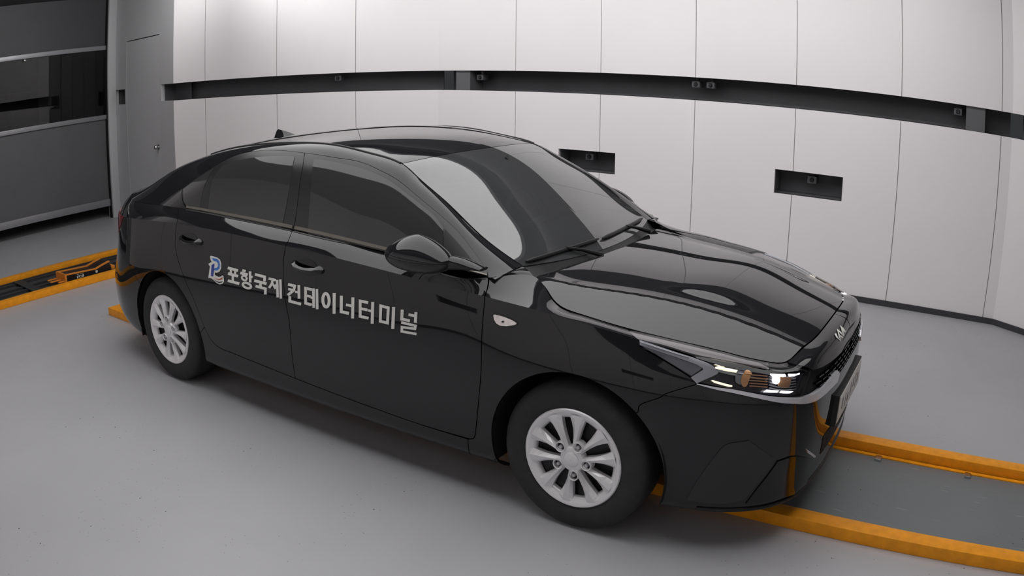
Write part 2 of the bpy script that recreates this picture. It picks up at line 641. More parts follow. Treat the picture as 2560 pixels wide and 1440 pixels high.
# far end of the booth, ahead of the car (out of frame, seen in the paint)
we = box_obj('wall_right', (5.2, -3.6, 0), (5.3, 3.6, H_CEIL), 'grey_wall')
tag(we, 'grey end wall of the booth ahead of the car', kind='structure')
for sy, yo in ((1, 0), (-1, .14)):
    bm = bmesh.new()
    ye = sy * (END_R[1] + yo)
    box(bm, (END_R[0], min(ye, ye + sy * .1), 0), (5.2, max(ye, ye + sy * .1), H_CEIL))
    o = bm_obj('wall_right_return', bm, 'wall_panel')
    tag(o, kind='structure')

# ------------------------------------------------------------------ ceiling light panels
mat('diffuser', (1.0, 0.99, 0.985), rough=0.6, emit=PANEL_LIGHT)
LX0, LX1, LY0, LY1, LR = -4.4, 1.9, -2.0, 1.33, 0.45


def rounded_rect(x0, x1, y0, y1, r, n=10):
    pts = []
    for cx, cy, a0 in ((x1 - r, y1 - r, 0), (x0 + r, y1 - r, 90), (x0 + r, y0 + r, 180), (x1 - r, y0 + r, 270)):
        for k in range(n + 1):
            a = math.radians(a0 + 90 * k / n)
            pts.append((cx + r * math.cos(a), cy + r * math.sin(a)))
    return pts


lp = empty('ceiling_light', ((LX0 + LX1) / 2, 0, H_CEIL))
tag(lp, 'large rounded glowing light panel on the ceiling above the car', 'light')
bm = bmesh.new()
cx = (LX0 + LX1) / 2
prism(bm, [(x - cx, y, -0.05) for x, y in rounded_rect(LX0, LX1, LY0, LY1, LR)], (0, 0, 0.03))
bm_obj('diffuser', bm, 'diffuser', lp)
bm = bmesh.new()
o_, i_ = rounded_rect(LX0 - .05, LX1 + .05, LY0 - .05, LY1 + .05, LR + .05), rounded_rect(LX0, LX1, LY0, LY1, LR)
va = [[bm.verts.new((x - cx, y, z)) for x, y in pp] for pp, z in ((i_, -.02), (i_, -.06), (o_, -.06), (o_, 0.0))]
nn = len(o_)
for A, B in zip(va, va[1:]):
    for k in range(nn):
        bm.faces.new([A[k], A[(k + 1) % nn], B[(k + 1) % nn], B[k]])
bmesh.ops.recalc_face_normals(bm, faces=bm.faces[:])
bm_obj('frame', bm, 'alu', lp)

# added wall fill: a dark baffle keeps each strip out of the car's reflections
mat('wall_fill_strip', (1.0, 0.985, 0.985), emit=WALL_FILL)
mat('wall_fill_strip_near', (1.0, 0.985, 0.985), emit=WALL_FILL * 0.22)
mat('entry_fill', (1.0, 0.99, 0.985), emit=ENTRY_FILL)
for sy, yc, xc, hx, drop, sm, lb in ((1, 1.60, -2.15, 3.55, .16, 'wall_fill_strip', 'added fill strip with a dark baffle, brightening the wall behind the car'),
                                     (-1, 2.2, -1.7, 2.4, .20, 'wall_fill_strip_near', 'added fill strip with a dark baffle, brightening the near wall')):
    cv = empty('wall_fill_light', (xc, sy * yc, H_CEIL))
    tag(cv, lb, 'light', 'added fill lights')
    box_obj('baffle', (-hx, -.03, -drop), (hx, .03, 0), 'ceiling', cv)
    bm = bmesh.new()
    y_, t_ = sy * .031, sy * .04
    box(bm, (-hx + .05, min(y_, t_), -drop + .01), (hx - .05, max(y_, t_), -.01))
    bm_obj('strip', bm, sm, cv)
en = empty('entrance_fill_light', (-5.9, 0, H_CEIL))  # invented fill for the entrance, baffled from the car
tag(en, 'added baffled fill strip brightening the roller shutter and entrance', 'light')
box_obj('baffle', (-.0, -1.7, -.2), (.04, 1.7, 0), 'ceiling', en)
box_obj('strip', (-.012, -1.6, -.18), (-.002, 1.6, -.02), 'entry_fill', en)

# ------------------------------------------------------------------ yellow guide rails and the plate lane under the car
RH = 0.06


lane = box_obj('floor_lane_plate', (-4.22, -0.345, 0.0), (4.4, 0.44, 0.006), 'lane_plate')
tag(lane, 'dark grey steel plate lane between the yellow guide rails', kind='structure')
gr = empty('guide_rail_frame', (-1, 0.045, 0))
tag(gr, 'low yellow steel guide rail frame on the floor beneath the car', 'guide rail')
X0R, X1R = -4.32, 4.4
for nm, lo, hi in (('near_rail', (X0R, -0.437, 0), (X1R, -0.347, RH)), ('far_rail', (X0R, 0.442, 0), (X1R, 0.532, RH))):
    box_obj('rail', np.array(lo) - (-1, .045, 0), np.array(hi) - (-1, .045, 0), 'yellow', gr, .006)
box_obj('end_rail', np.array((X0R, -0.347, 0)) - (-1, .045, 0), np.array((X0R + .1, 0.442, RH)) - (-1, .045, 0), 'yellow', gr, .006)
box_obj('rail_lip', np.array((X0R + .1, 0.405, 0.006)) - (-1, .045, 0), np.array((X1R, 0.430, 0.012)) - (-1, .045, 0), 'yellow', gr)
for x in (1.05, 1.55, 2.1):
    bm = bmesh.new()
    box(bm, (x + 1, 0.36 - .045, 0.006), (x + 1.035, 0.405 - .045, 0.02), .003)
    bm_obj('clip', bm, 'steel', gr)

# ------------------------------------------------------------------ crossing conveyor trench with its yellow kerbs
tr = box_obj('floor_trench', (-6.22, -3.3, 0.0), (-5.46, 1.8, 0.008), 'trench_bed')
tag(tr, 'dark steel track bed crossing the floor behind the car', kind='structure')
for x0, nm, lb in ((-5.46, 'track_kerb', 'low yellow kerb on the near edge of the crossing track bed'),
                   (-6.22, 'track_kerb', 'low yellow kerb on the far edge of the crossing track bed')):
    o = box_obj(nm, (0, -3.3, 0), (.09, 1.8, RH), 'yellow', None, .006)
    o.location = (x0 if x0 > -6 else x0 - .09, 0, 0)
    tag(o, lb, 'kerb', 'yellow track kerbs')
tk = empty('track_rails', (-5.85, 0, 0))
tag(tk, 'dark parallel steel rails lying in the crossing track bed', 'rails')
for dx in (-.30, -.22, -.02, .12, .30):
    box_obj('rail', (dx, -3.3, .008), (dx + .03, 1.75, .03), 'trench_rail', tk)
box_obj('cross_plate', (-.28, -.62, .028), (.34, -.52, .036), 'trench_rail', tk)

# camera carriage standing on the track
ca = empty('inspection_carriage', (-5.64, 0.01, 0.031))
tag(ca, 'black and orange low machine carriage standing on the floor track', 'machine')
SIDE = [(-.25, 0), (.27, 0), (.27, .055), (.25, .088), (.17, .072), (.09, .050), (-.25, .068)]
bm = bmesh.new()
prism(bm, [(.10, y, z) for y, z in SIDE], (-.2, 0, 0))
bm_obj('carriage_body', bm, 'machine_black', ca)
EDGE = [(-.26, .069), (.09, .052), (.17, .074), (.255, .092)]
for x0 in (.086, -.115):
    bm = bmesh.new()
    prism(bm, [(x0, y, z) for y, z in EDGE] + [(x0, y, z + .010) for y, z in EDGE[::-1]], (.028, 0, 0))
    bm_obj('edge_strip', bm, 'orange', ca)
box_obj('end_plate', (-.11, -.272, 0), (.115, -.252, .080), 'orange', ca)
for k, (dx, L_) in enumerate(((-.11, .11), (-.02, .12), (.07, .07))):
    box_obj('prong', (dx, -.272 - L_, .012), (dx + .035, -.27, .022), 'orange', ca, .003)
box_obj('side_bracket', (.0, .272, .012), (.11, .315, .05), 'orange', ca, .008)
for k, (y0, y1, z0, z1) in enumerate(((-.13, -.05, .046, .050), (-.13, -.118, .012, .034), (-.11, -.10, .018, .038), (-.095, -.075, .014, .019), (-.095, -.075, .030, .035), (-.068, -.05, .014, .036))):
    box_obj('printed_mark', (.10, y0, z0), (.1012, y1, z1), 'white_print', ca)
bm = bmesh.new()
lathe(bm, [(.0, .106), (.012, .106), (.014, .104), (.014, .10)], (0, .10, .03), 'x', 16)
bm_obj('knob', bm, 'white_print', ca, True)
box_obj('label_bar', (.10, -.0, .006), (.1012, .005, .05), 'trench_rail', ca)


# ------------------------------------------------------------------ small cameras inside the slots and hatches
def slot_camera(M, s, z, label, group, scale=1.0):
    c = M @ Vector((s, 0.12, z))
    R = M.to_3x3().to_4x4()
    root = empty('inspection_camera', c)
    root.rotation_euler = R.to_euler()
    tag(root, label, 'camera', group)
    k = scale
    box_obj('bracket', (-.012 * k, -.01, .0), (.012 * k, .02, .055 * k), 'camera_grey', root)
    box_obj('camera_body', (-.036 * k, -.05, -.032 * k), (.036 * k, .05, .022 * k), 'camera_grey', root, .004)
    bm = bmesh.new()
    lathe(bm, [(.0, -.064), (.014 * k, -.064), (.017 * k, -.06), (.019 * k, -.048)], (0, 0, -.005 * k), 'y', 16)
    bm_obj('lens', bm, 'black', root, True)
    return root


for x, z, lb in ((-3.353, 1.665, 'small dim camera in the wall slot beside the dark post above the roof'),
                 (-1.136, 1.672, 'small dim camera in the wall slot above the windscreen, left of a pair'),
                 (-1.001, 1.672, 'small dim camera in the wall slot above the windscreen, right of a pair'),
                 (1.182, 1.672, 'small dim camera in the wall slot beside the post at far right')):
    slot_camera(M_back, on_x(*BC, x), z, lb, 'cameras in the wall slot')
slot_camera(M_back, on_x(*BC, -2.147), .955, 'small camera hanging in the dark hatch behind the windscreen', 'cameras in the low hatches', 1.1)
slot_camera(M_back, on_x(*BC, -.066), .955, 'small camera hanging in the dark hatch above the bonnet', 'cameras in the low hatches', 1.1)
M_ab, L_ab = seg_frame(AB[0], AB[1], False)
slot_camera(M_ab, L_ab - 1.1, 1.68, 'small dim camera in the wall slot above the roof aerial', 'cameras in the wall slot')
# ------------------------------------------------------------------ car: smooth surfaces
# car axes: x forward with 0 at the front axle, y to the car's left, z up; the half body is given with y > 0 and mirrored


def project(P):
    q = (np.atleast_2d(P) - CAM_POS) @ CAM_R.T
    rho = np.hypot(q[:, 0], q[:, 1])
    th = np.arctan2(rho, q[:, 2])
    s = F_PX * th * (1 + K_A * th ** 2 + K_B * th ** 4) / np.maximum(rho, 1e-9)
    return np.stack([1280 + q[:, 0] * s, 720 - q[:, 1] * s], 1)


def ray_dir(px, py):
    dx, dy = (px - 1280) / F_PX, (720 - py) / F_PX
    rd = math.hypot(dx, dy)
    th = rd
    for _ in range(20):
        th -= (th * (1 + K_A * th ** 2 + K_B * th ** 4) - rd) / (1 + 3 * K_A * th ** 2 + 5 * K_B * th ** 4)
    return np.array([math.sin(th) * dx / rd, math.sin(th) * dy / rd, math.cos(th)]) @ CAM_R


def back(px, py, ax, v):
    d = ray_dir(px, py)
    return CAM_POS + d * (v - CAM_POS[ax]) / d[ax]


def spline_matrix(t):
    """natural cubic spline: values -> second derivatives"""
    n = len(t)
    A = np.zeros((n, n))
    B = np.zeros((n, n))
    A[0, 0] = A[-1, -1] = 1
    h = np.diff(t)
    for i in range(1, n - 1):
        A[i, i - 1], A[i, i], A[i, i + 1] = h[i - 1], 2 * (h[i - 1] + h[i]), h[i]
        B[i, i - 1], B[i, i], B[i, i + 1] = 6 / h[i - 1], -6 / h[i - 1] - 6 / h[i], 6 / h[i]
    return np.linalg.solve(A, B)


def spline_weights(t, M, x):
    """rows of weights so that value(x) = W @ values"""
    x = np.clip(x, t[0], t[-1])
    i = np.clip(np.searchsorted(t, x, side='right') - 1, 0, len(t) - 2)
    h = t[i + 1] - t[i]
    a = (t[i + 1] - x) / h
    b = 1 - a
    W = np.zeros((len(x), len(t)))
    r = np.arange(len(x))
    W[r, i] += a
    W[r, i + 1] += b
    W += ((a ** 3 - a) * h * h / 6)[:, None] * M[i] + ((b ** 3 - b) * h * h / 6)[:, None] * M[i + 1]
    return W


class Surf:
    """grid of control points [row][station]; rows may be split into bands at creases"""

    def __init__(self, ctrl, bands, umin=None, umax=None):
        self.c = np.array(ctrl, float)
        R, K, _ = self.c.shape
        du = np.linalg.norm(np.diff(self.c, axis=1), axis=2).mean(0)
        self.u = np.concatenate([[0], np.cumsum(np.maximum(du, 1e-3))])
        dv = np.linalg.norm(np.diff(self.c, axis=0), axis=2).mean(1)
        self.v = np.concatenate([[0], np.cumsum(np.maximum(dv, 1e-3))])
        self.Mu = spline_matrix(self.u)
        self.bands = bands
        self.Mv = [spline_matrix(self.v[a:b + 1]) for a, b in bands]
        self.u0 = self.u[umin] if umin is not None else self.u[0]
        self.u1 = self.u[umax] if umax is not None else self.u[-1]
        self.v0, self.v1 = self.v[0], self.v[-1]
        self.creases = [self.v[b] for a, b in bands[:-1]]

    def raw(self, u, v, vref):
        Wu = spline_weights(self.u, self.Mu, u)
        rows = np.einsum('nk,rkc->nrc', Wu, self.c)
        out = np.zeros((len(u), 3))
        for (a, b), M in zip(self.bands, self.Mv):
            t = self.v[a:b + 1]
            lo = -1e9 if a == 0 else t[0]
            hi = 1e9 if b == len(self.v) - 1 else t[-1]
            k = (vref >= lo) & (vref < hi) if hi < 1e8 else (vref >= lo)
            if k.any():
                Wv = spline_weights(t, M, v[k])
                out[k] = np.einsum('nr,nrc->nc', Wv, rows[k][:, a:b + 1])
        return out

    def ev(self, u, v, vref=None):
        u, v = np.atleast_1d(np.asarray(u, float)), np.atleast_1d(np.asarray(v, float))
        return self.raw(u, v, v if vref is None else vref)

    def nrm(self, u, v, vref=None):
        u, v = np.atleast_1d(np.asarray(u, float)), np.atleast_1d(np.asarray(v, float))
        vref = v if vref is None else vref
        e = 1e-3
        ua, ub = np.clip(u - e, self.u0, self.u1), np.clip(u + e, self.u0, self.u1)
        va, vb = np.clip(v - e, self.v0, self.v1), np.clip(v + e, self.v0, self.v1)
        for cr in self.creases:
            va = np.where(vref >= cr, np.maximum(va, cr), va)
            vb = np.where(vref < cr, np.minimum(vb, cr), vb)
        Pu = self.raw(ub, v, vref) - self.raw(ua, v, vref)
        Pv = self.raw(u, vb, vref) - self.raw(u, va, vref)
        n = np.cross(Pu, Pv)
        n /= np.maximum(np.linalg.norm(n, axis=1), 1e-12)[:, None]
        return n * self.sign

    sign = 1.0


class Height:
    """z = f(x, y) with u = x, v = y"""
    creases = []

    def __init__(self, f, u0, u1, v0, v1):
        self.f, self.u0, self.u1, self.v0, self.v1 = f, u0, u1, v0, v1

    def ev(self, u, v, vref=None):
        u, v = np.atleast_1d(np.asarray(u, float)), np.atleast_1d(np.asarray(v, float))
        return np.stack([u, v, self.f(u, v)], 1)

    def nrm(self, u, v, vref=None):
        u, v = np.atleast_1d(np.asarray(u, float)), np.atleast_1d(np.asarray(v, float))
        e = 2e-3
        zx = (self.f(u + e, v) - self.f(u - e, v)) / (2 * e)
        zy = (self.f(u, v + e) - self.f(u, v - e)) / (2 * e)
        n = np.stack([-zx, -zy, np.ones_like(zx)], 1)
        return n / np.linalg.norm(n, axis=1)[:, None]


def smooth_tab(xs, ys):
    xs, ys = np.array(xs, float), np.array(ys, float)
    o = np.argsort(xs)
    xs, ys = xs[o], ys[o]
    M = spline_matrix(xs)
    return lambda x: spline_weights(xs, M, np.atleast_1d(np.asarray(x, float))) @ ys


# --- bonnet
zc = smooth_tab([-.45, -.22, 0, .2, .42, .55, .684, .75, .80, .86], [.955, .957, .951, .937, .903, .874, .842, .824, .806, .775])
cc = smooth_tab([-.45, -.35, -.26, -.19, -.05, .15, .4, .54, .71, .9], [.05, .065, .092, .118, .147, .163, .18, .2, .245, .28])
yr = smooth_tab([-.4, -.3, 0, .3, .6, .8], [.60, .60, .545, .49, .44, .42])       # crease line on the bonnet


def hood_z(x, y):
    y = np.abs(y)
    x = np.atleast_1d(x)
    d = y - yr(x)
    a_ = 0.013
    ds = np.sqrt(d * d + 0.008 ** 2) - 0.008
    ridge = np.where(d > 0, a_ * np.maximum(0, 1 - ds / 0.26) ** 2, a_ - 0.55 * a_ * (1 - np.maximum(0, 1 - ds / 0.09) ** 2))      # folded crease
    t = np.clip((d + 0.17) / 0.10, 0, 1)
    bulge = 0.0135 * (1 - t * t * (3 - 2 * t)) * np.exp(-((x - 0.33) / 0.19) ** 2)      # raised middle of the bonnet inside the crease
    return zc(x) - cc(x) * y * y + ridge + bulge - 0.45 * a_


HOOD = Height(hood_z, -.5, .86, -.9, .9)

# --- lower body
BASE = [(.885, -.15), (.886, 0), (.885, .15), (.879, .28), (.866, .40), (.843, .52), (.806, .60), (.755, .67), (.69, .728), (.60, .782), (.50, .825),
        (.38, .862), (.22, .886), (0, .898), (-.2, .899), (-.31, .8985), (-.43, .898), (-.8, .899), (-1.2, .90), (-1.6, .90), (-2.0, .90),
        (-2.35, .899), (-2.7, .897), (-2.95, .888), (-3.15, .868), (-3.3, .835), (-3.42, .785), (-3.55, .715), (-3.64, .63), (-3.70, .5),
        (-3.73, .3), (-3.74, 0), (-3.73, -.3)]
NB = len(BASE)
B_ = np.array(BASE)
tg = np.zeros_like(B_)
tg[1:-1] = B_[2:] - B_[:-2]
tg[0], tg[-1] = tg[1] * (1, 1), tg[-2]
nb = np.stack([-tg[:, 1], tg[:, 0]], 1)
nb *= -1 / np.linalg.norm(nb, axis=1)[:, None]        # outward in plan
nb[1] = (1, 0)
nb[-2] = (-1, 0)
nb[0] = nb[2] * (1, -1)
nb[-1] = nb[-3] * (1, -1)
ii = np.arange(NB)


def tab(keys, vals):
    return np.interp(ii, keys, vals)


# keys are station indices: 1 nose centre, 7 front corner, 11 headlamp, 13 front axle, 16 A pillar base, 22 rear axle, 27 rear corner, 31 tail centre
ROW = []
K9 = [1, 4, 7, 9, 11, 13, 16, 22, 24, 27, 31]
ROW.append((tab(K9, [.165] * 11), tab(K9, [-.08, -.08, -.09, -.10, -.10, -.10, -.10, -.10, -.10, -.12, -.12])))
ROW.append((tab(K9, [.195, .195, .195, .195, .2, .2, .2, .2, .205, .21, .21]), tab(K9, [-.030, -.032, -.038, -.042, -.045, -.045, -.045, -.045, -.045, -.06, -.06])))
ROW.append((tab(K9, [.26] * 11), tab(K9, [-.018, -.02, -.026, -.03, -.03, -.028, -.028, -.028, -.015, -.005, -.005])))
ROW.append((tab(K9, [.36] * 11), tab(K9, [-.008, -.01, -.014, -.018, -.018, -.016, -.016, -.016, 0, .018, .015])))
ROW.append((tab(K9, [.48] * 11), tab(K9, [0, 0, -.003, -.006, -.006, -.007, -.007, -.006, .006, .024, .02])))
ROW.append((tab(K9, [.59, .59, .59, .59, .60, .60, .60, .60, .60, .58, .58]), tab(K9, [.001, .001, .001, 0, 0, -.001, -.001, -.001, .002, .006, .005])))
ROW.append((tab(K9, [.645, .645, .65, .67, .70, .71, .72, .72, .71, .70, .70]), tab(K9, [-.001, -.001, -.002, -.003, -.006, -.006, -.003, -.003, -.006, -.02, -.02])))
ROW.append((tab(K9, [.70, .70, .695, .72, .762, .79, .825, .85, .83, .81, .81]), tab(K9, [-.008, -.010, -.015, -.020, -.026, -.024, -.013, -.014, -.020, -.035, -.035])))
K8 = [1, 2, 3, 4, 5, 6, 7, 8, 9, 10, 11, 12, 13, 14, 15, 16, 17, 18, 19, 20, 21, 22, 23, 24, 25, 26, 27, 28, 29, 31]
ROW.append((tab(K8, [.752, .752, .752, .750, .746, .738, .738, .752, .768, .790, .815, .843, .868, .888, .896, .904, .926, .948, .963, .975, .977, .968, .957, .947, .937, .93, .925, .92, .92, .92]),
            tab(K8, [-.022, -.022, -.025, -.027, -.030, -.033, -.037, -.040, -.043, -.045, -.046, -.048, -.046, -.038, -.034, -.031, -.028, -.028, -.028, -.028, -.029, -.031, -.034, -.036, -.038, -.042, -.050, -.055, -.06, -.06])))
rows = []
for z_, o_ in ROW:
    rows.append(np.stack([B_[:, 0] + nb[:, 0] * o_, B_[:, 1] + nb[:, 1] * o_, z_], 1))
TOP = [(.785, -.12), (.787, 0), (.785, .12), (.778, .25), (.765, .35), (.74, .47), (.713, .555), (.655, .60), (.58, .637), (.50, .668), (.40, .703),
       (.28, .735), (.13, .755), (-.05, .755), (-.2, .712), (-.315, .65)]
r9 = [(x, y, float(hood_z(np.array([x]), np.array([y]))[0]) + (0.02 if i == 15 else 0)) for i, (x, y) in enumerate(TOP)]
r9 += [(-.43, .803, .957), (-.8, .806, .985), (-1.2, .806, 1.005), (-1.6, .806, 1.024), (-2.0, .806, 1.037), (-2.35, .803, 1.046), (-2.7, .795, 1.045),
       (-2.95, .778, 1.04), (-3.15, .755, 1.035), (-3.255, .722, 1.037), (-3.345, .68, 1.04), (-3.425, .615, 1.044), (-3.485, .535, 1.05), (-3.535, .42, 1.056),
       (-3.565, .25, 1.066), (-3.575, 0, 1.072), (-3.565, -.25, 1.066)]
r9 = np.array(r9)
mid = (rows[8] + r9) / 2
bul = np.zeros_like(mid)
bul[:, 0] = tab([1, 4, 6, 8, 10], [.022, .020, .010, .004, 0])
bul[:, 2] = tab([1, 4, 6, 8, 10, 12, 14, 16, 22, 31], [.012, .011, .006, .005, .005, .005, .004, .003, .003, .006])
bul[:, 1] = tab([5, 7, 10, 14, 16, 22, 27, 31], [.004, .010, .010, .008, .004, .005, .006, 0])
rows.append(mid + bul)
rows.append(r9)
BODY = Surf(rows, [(0, 8), (8, 10)], 1, NB - 2)
V_CREASE = BODY.v[8]

# --- pillars and side glass, belt to roof edge
GB = [(-.395, .80, .955), (-.45, .803, .962), (-.60, .805, .974), (-.80, .806, .986), (-.95, .806, .993), (-1.15, .806, 1.004), (-1.45, .806, 1.019),
      (-1.7, .806, 1.029), (-2.05, .805, 1.039), (-2.35, .802, 1.046), (-2.6, .797, 1.046), (-2.95, .777, 1.04), (-3.12, .758, 1.035), (-3.27, .715, 1.037), (-3.40, .635, 1.044)]
GT = [(-.386, .625, .973), (-.557, .64, 1.064), (-.766, .617, 1.19), (-.955, .588, 1.286), (-1.06, .568, 1.337), (-1.24, .556, 1.372), (-1.49, .552, 1.404),
      (-1.7, .552, 1.409), (-2.06, .552, 1.392), (-2.34, .552, 1.361), (-2.54, .553, 1.322), (-2.94, .565, 1.210), (-3.08, .585, 1.145), (-3.24, .60, 1.088), (-3.40, .59, 1.056)]
PROF = [(0, 0), (.19, .29), (.41, .60), (.63, .845), (.80, .95), (1, 1)]
GB, GT = np.array(GB), np.array(GT)
gr_rows = []
for ty, tz in PROF:
    r_ = GB.copy()
    r_[:, 0] = GB[:, 0] + (GT[:, 0] - GB[:, 0]) * (0.5 * ty + 0.5 * tz)
    r_[:, 1] = GB[:, 1] + (GT[:, 1] - GB[:, 1]) * ty
    r_[:, 2] = GB[:, 2] + (GT[:, 2] - GB[:, 2]) * tz
    gr_rows.append(r_)
GREEN = Surf(gr_rows, [(0, len(PROF) - 1)])

# --- windscreen, roof, rear glass, boot lid: centre line to roof edge
GC = [(-.290, .956), (-.447, 1.062), (-.652, 1.192), (-.853, 1.307), (-.985, 1.363), (-1.15, 1.409), (-1.45, 1.437), (-1.7, 1.441), (-2.06, 1.420), (-2.32, 1.391),
      (-2.54, 1.352), (-2.93, 1.232), (-3.14, 1.135), (-3.28, 1.098), (-3.48, 1.088)]
lat = [0, .25, .5, .72, .88, 1.0]
tp_rows = []
for a in [-.25] + lat:
    r_ = GT.copy()
    b_ = abs(a)
    r_[:, 1] = GT[:, 1] * a
    r_[:, 0] = np.array(GC)[:, 0] + (GT[:, 0] - np.array(GC)[:, 0]) * b_ ** 2.0
    r_[:, 2] = np.array(GC)[:, 1] + (GT[:, 2] - np.array(GC)[:, 1]) * b_ ** 2.4
    tp_rows.append(r_)
TOPS = Surf(tp_rows, [(0, len(tp_rows) - 1)])
TOPS.v0 = TOPS.v[1]


# make every surface's normal point outward for the half with y > 0
def fix_sign(S):
    um, vm = (S.u0 + S.u1) / 2, (S.v0 + S.v1) / 2
    p = S.ev([um], [vm])[0]
    n = S.nrm([um], [vm])[0]
    S.sign = 1.0 if n @ (p - np.array([-1.4, 0, .6])) > 0 else -1.0


for S_ in (BODY, GREEN, TOPS):
    fix_sign(S_)


# ------------------------------------------------------------------ photo outline -> surface coordinates, panels
def dense(S, nu=260, nv=90):
    if not hasattr(S, '_d'):
        U, V = np.meshgrid(np.linspace(S.u0, S.u1, nu), np.linspace(S.v0, S.v1, nv), indexing='ij')
        U, V = U.ravel(), V.ravel()
        P = S.ev(U, V) * (1, -1, 1)
        N = S.nrm(U, V) * (1, -1, 1)
        S._d = (U, V, project(P), ((P - CAM_POS) * N).sum(1) < 0.02)
    return S._d


def locate(S, px, py):
    """(u, v) of the near half of the surface seen at a photo point"""
    U, V, Q, front = dense(S)
    d = (Q[:, 0] - px) ** 2 + (Q[:, 1] - py) ** 2 + np.where(front, 0, 4000)
    k = int(np.argmin(d))
    u, v = U[k], V[k]
    for _ in range(12):
        e = 2e-4
        q = project(S.ev([u, u + e, u], [v, v, v + e]) * (1, -1, 1))
        J = np.stack([(q[1] - q[0]) / e, (q[2] - q[0]) / e], 1)
        r = np.array([px, py]) - q[0]
        try:
            st = np.linalg.lstsq(J.T @ J + np.eye(2) * 1.0, J.T @ r, rcond=None)[0]
        except Exception:
            break
        st = np.clip(st, -.05, .05)
        u = min(max(u + st[0], S.u0), S.u1)
        v = min(max(v + st[1], S.v0), S.v1)
    return np.array([u, v])


def catmull(P, n=6):
    P = np.array(P, float)
    if len(P) < 3:
        return P
    Q = np.concatenate([[2 * P[0] - P[1]], P, [2 * P[-1] - P[-2]]])
    out = []
    for i in range(1, len(Q) - 2):
        for t in np.linspace(0, 1, n, endpoint=False):
            out.append(0.5 * ((2 * Q[i]) + (-Q[i - 1] + Q[i + 1]) * t + (2 * Q[i - 1] - 5 * Q[i] + 4 * Q[i + 1] - Q[i + 2]) * t * t
                              + (-Q[i - 1] + 3 * Q[i] - 3 * Q[i + 1] + Q[i + 2]) * t ** 3))
    out.append(P[-1])
    return np.array(out)


def trace(S, curves, n=5):
    """curves: list of point lists in photo pixels, each a smooth run; joined at corners. -> closed uv polygon"""
    out = []
    for c in curves:
        uv = np.array([locate(S, *p) for p in c])
        uv = catmull(uv, n)
        if out and np.linalg.norm(out[-1] - uv[0]) < 1e-4:
            uv = uv[1:]
        out += list(uv)
    if np.linalg.norm(out[0] - out[-1]) < 1e-4:
        out.pop()
    return np.array(out)


def inset(poly, d):
    """move a closed uv polygon inwards by d"""
    P = np.array(poly)
    A = 0.5 * np.sum(P[:, 0] * np.roll(P[:, 1], -1) - np.roll(P[:, 0], -1) * P[:, 1])
    s = 1 if A > 0 else -1
    e = np.roll(P, -1, 0) - P
    e /= np.maximum(np.linalg.norm(e, axis=1), 1e-9)[:, None]
    n = np.stack([-e[:, 1], e[:, 0]], 1) * s
    n0 = np.roll(n, 1, 0)
    b = n + n0
    den = np.maximum(1 + (n * n0).sum(1), 0.35)
    return P + b / den[:, None] * d


def clip_half(poly, ax, val, keep_low):
    out = []
    n = len(poly)
    for i in range(n):
        a, b = poly[i], poly[(i + 1) % n]
        ia = (a[ax] <= val) if keep_low else (a[ax] >= val)
        ib = (b[ax] <= val) if keep_low else (b[ax] >= val)
        if ia:
            out.append(a)
        if ia != ib:
            t = (val - a[ax]) / (b[ax] - a[ax])
            p = [a[0] + (b[0] - a[0]) * t, a[1] + (b[1] - a[1]) * t]
            p[ax] = val
            out.append(tuple(p))
    return out


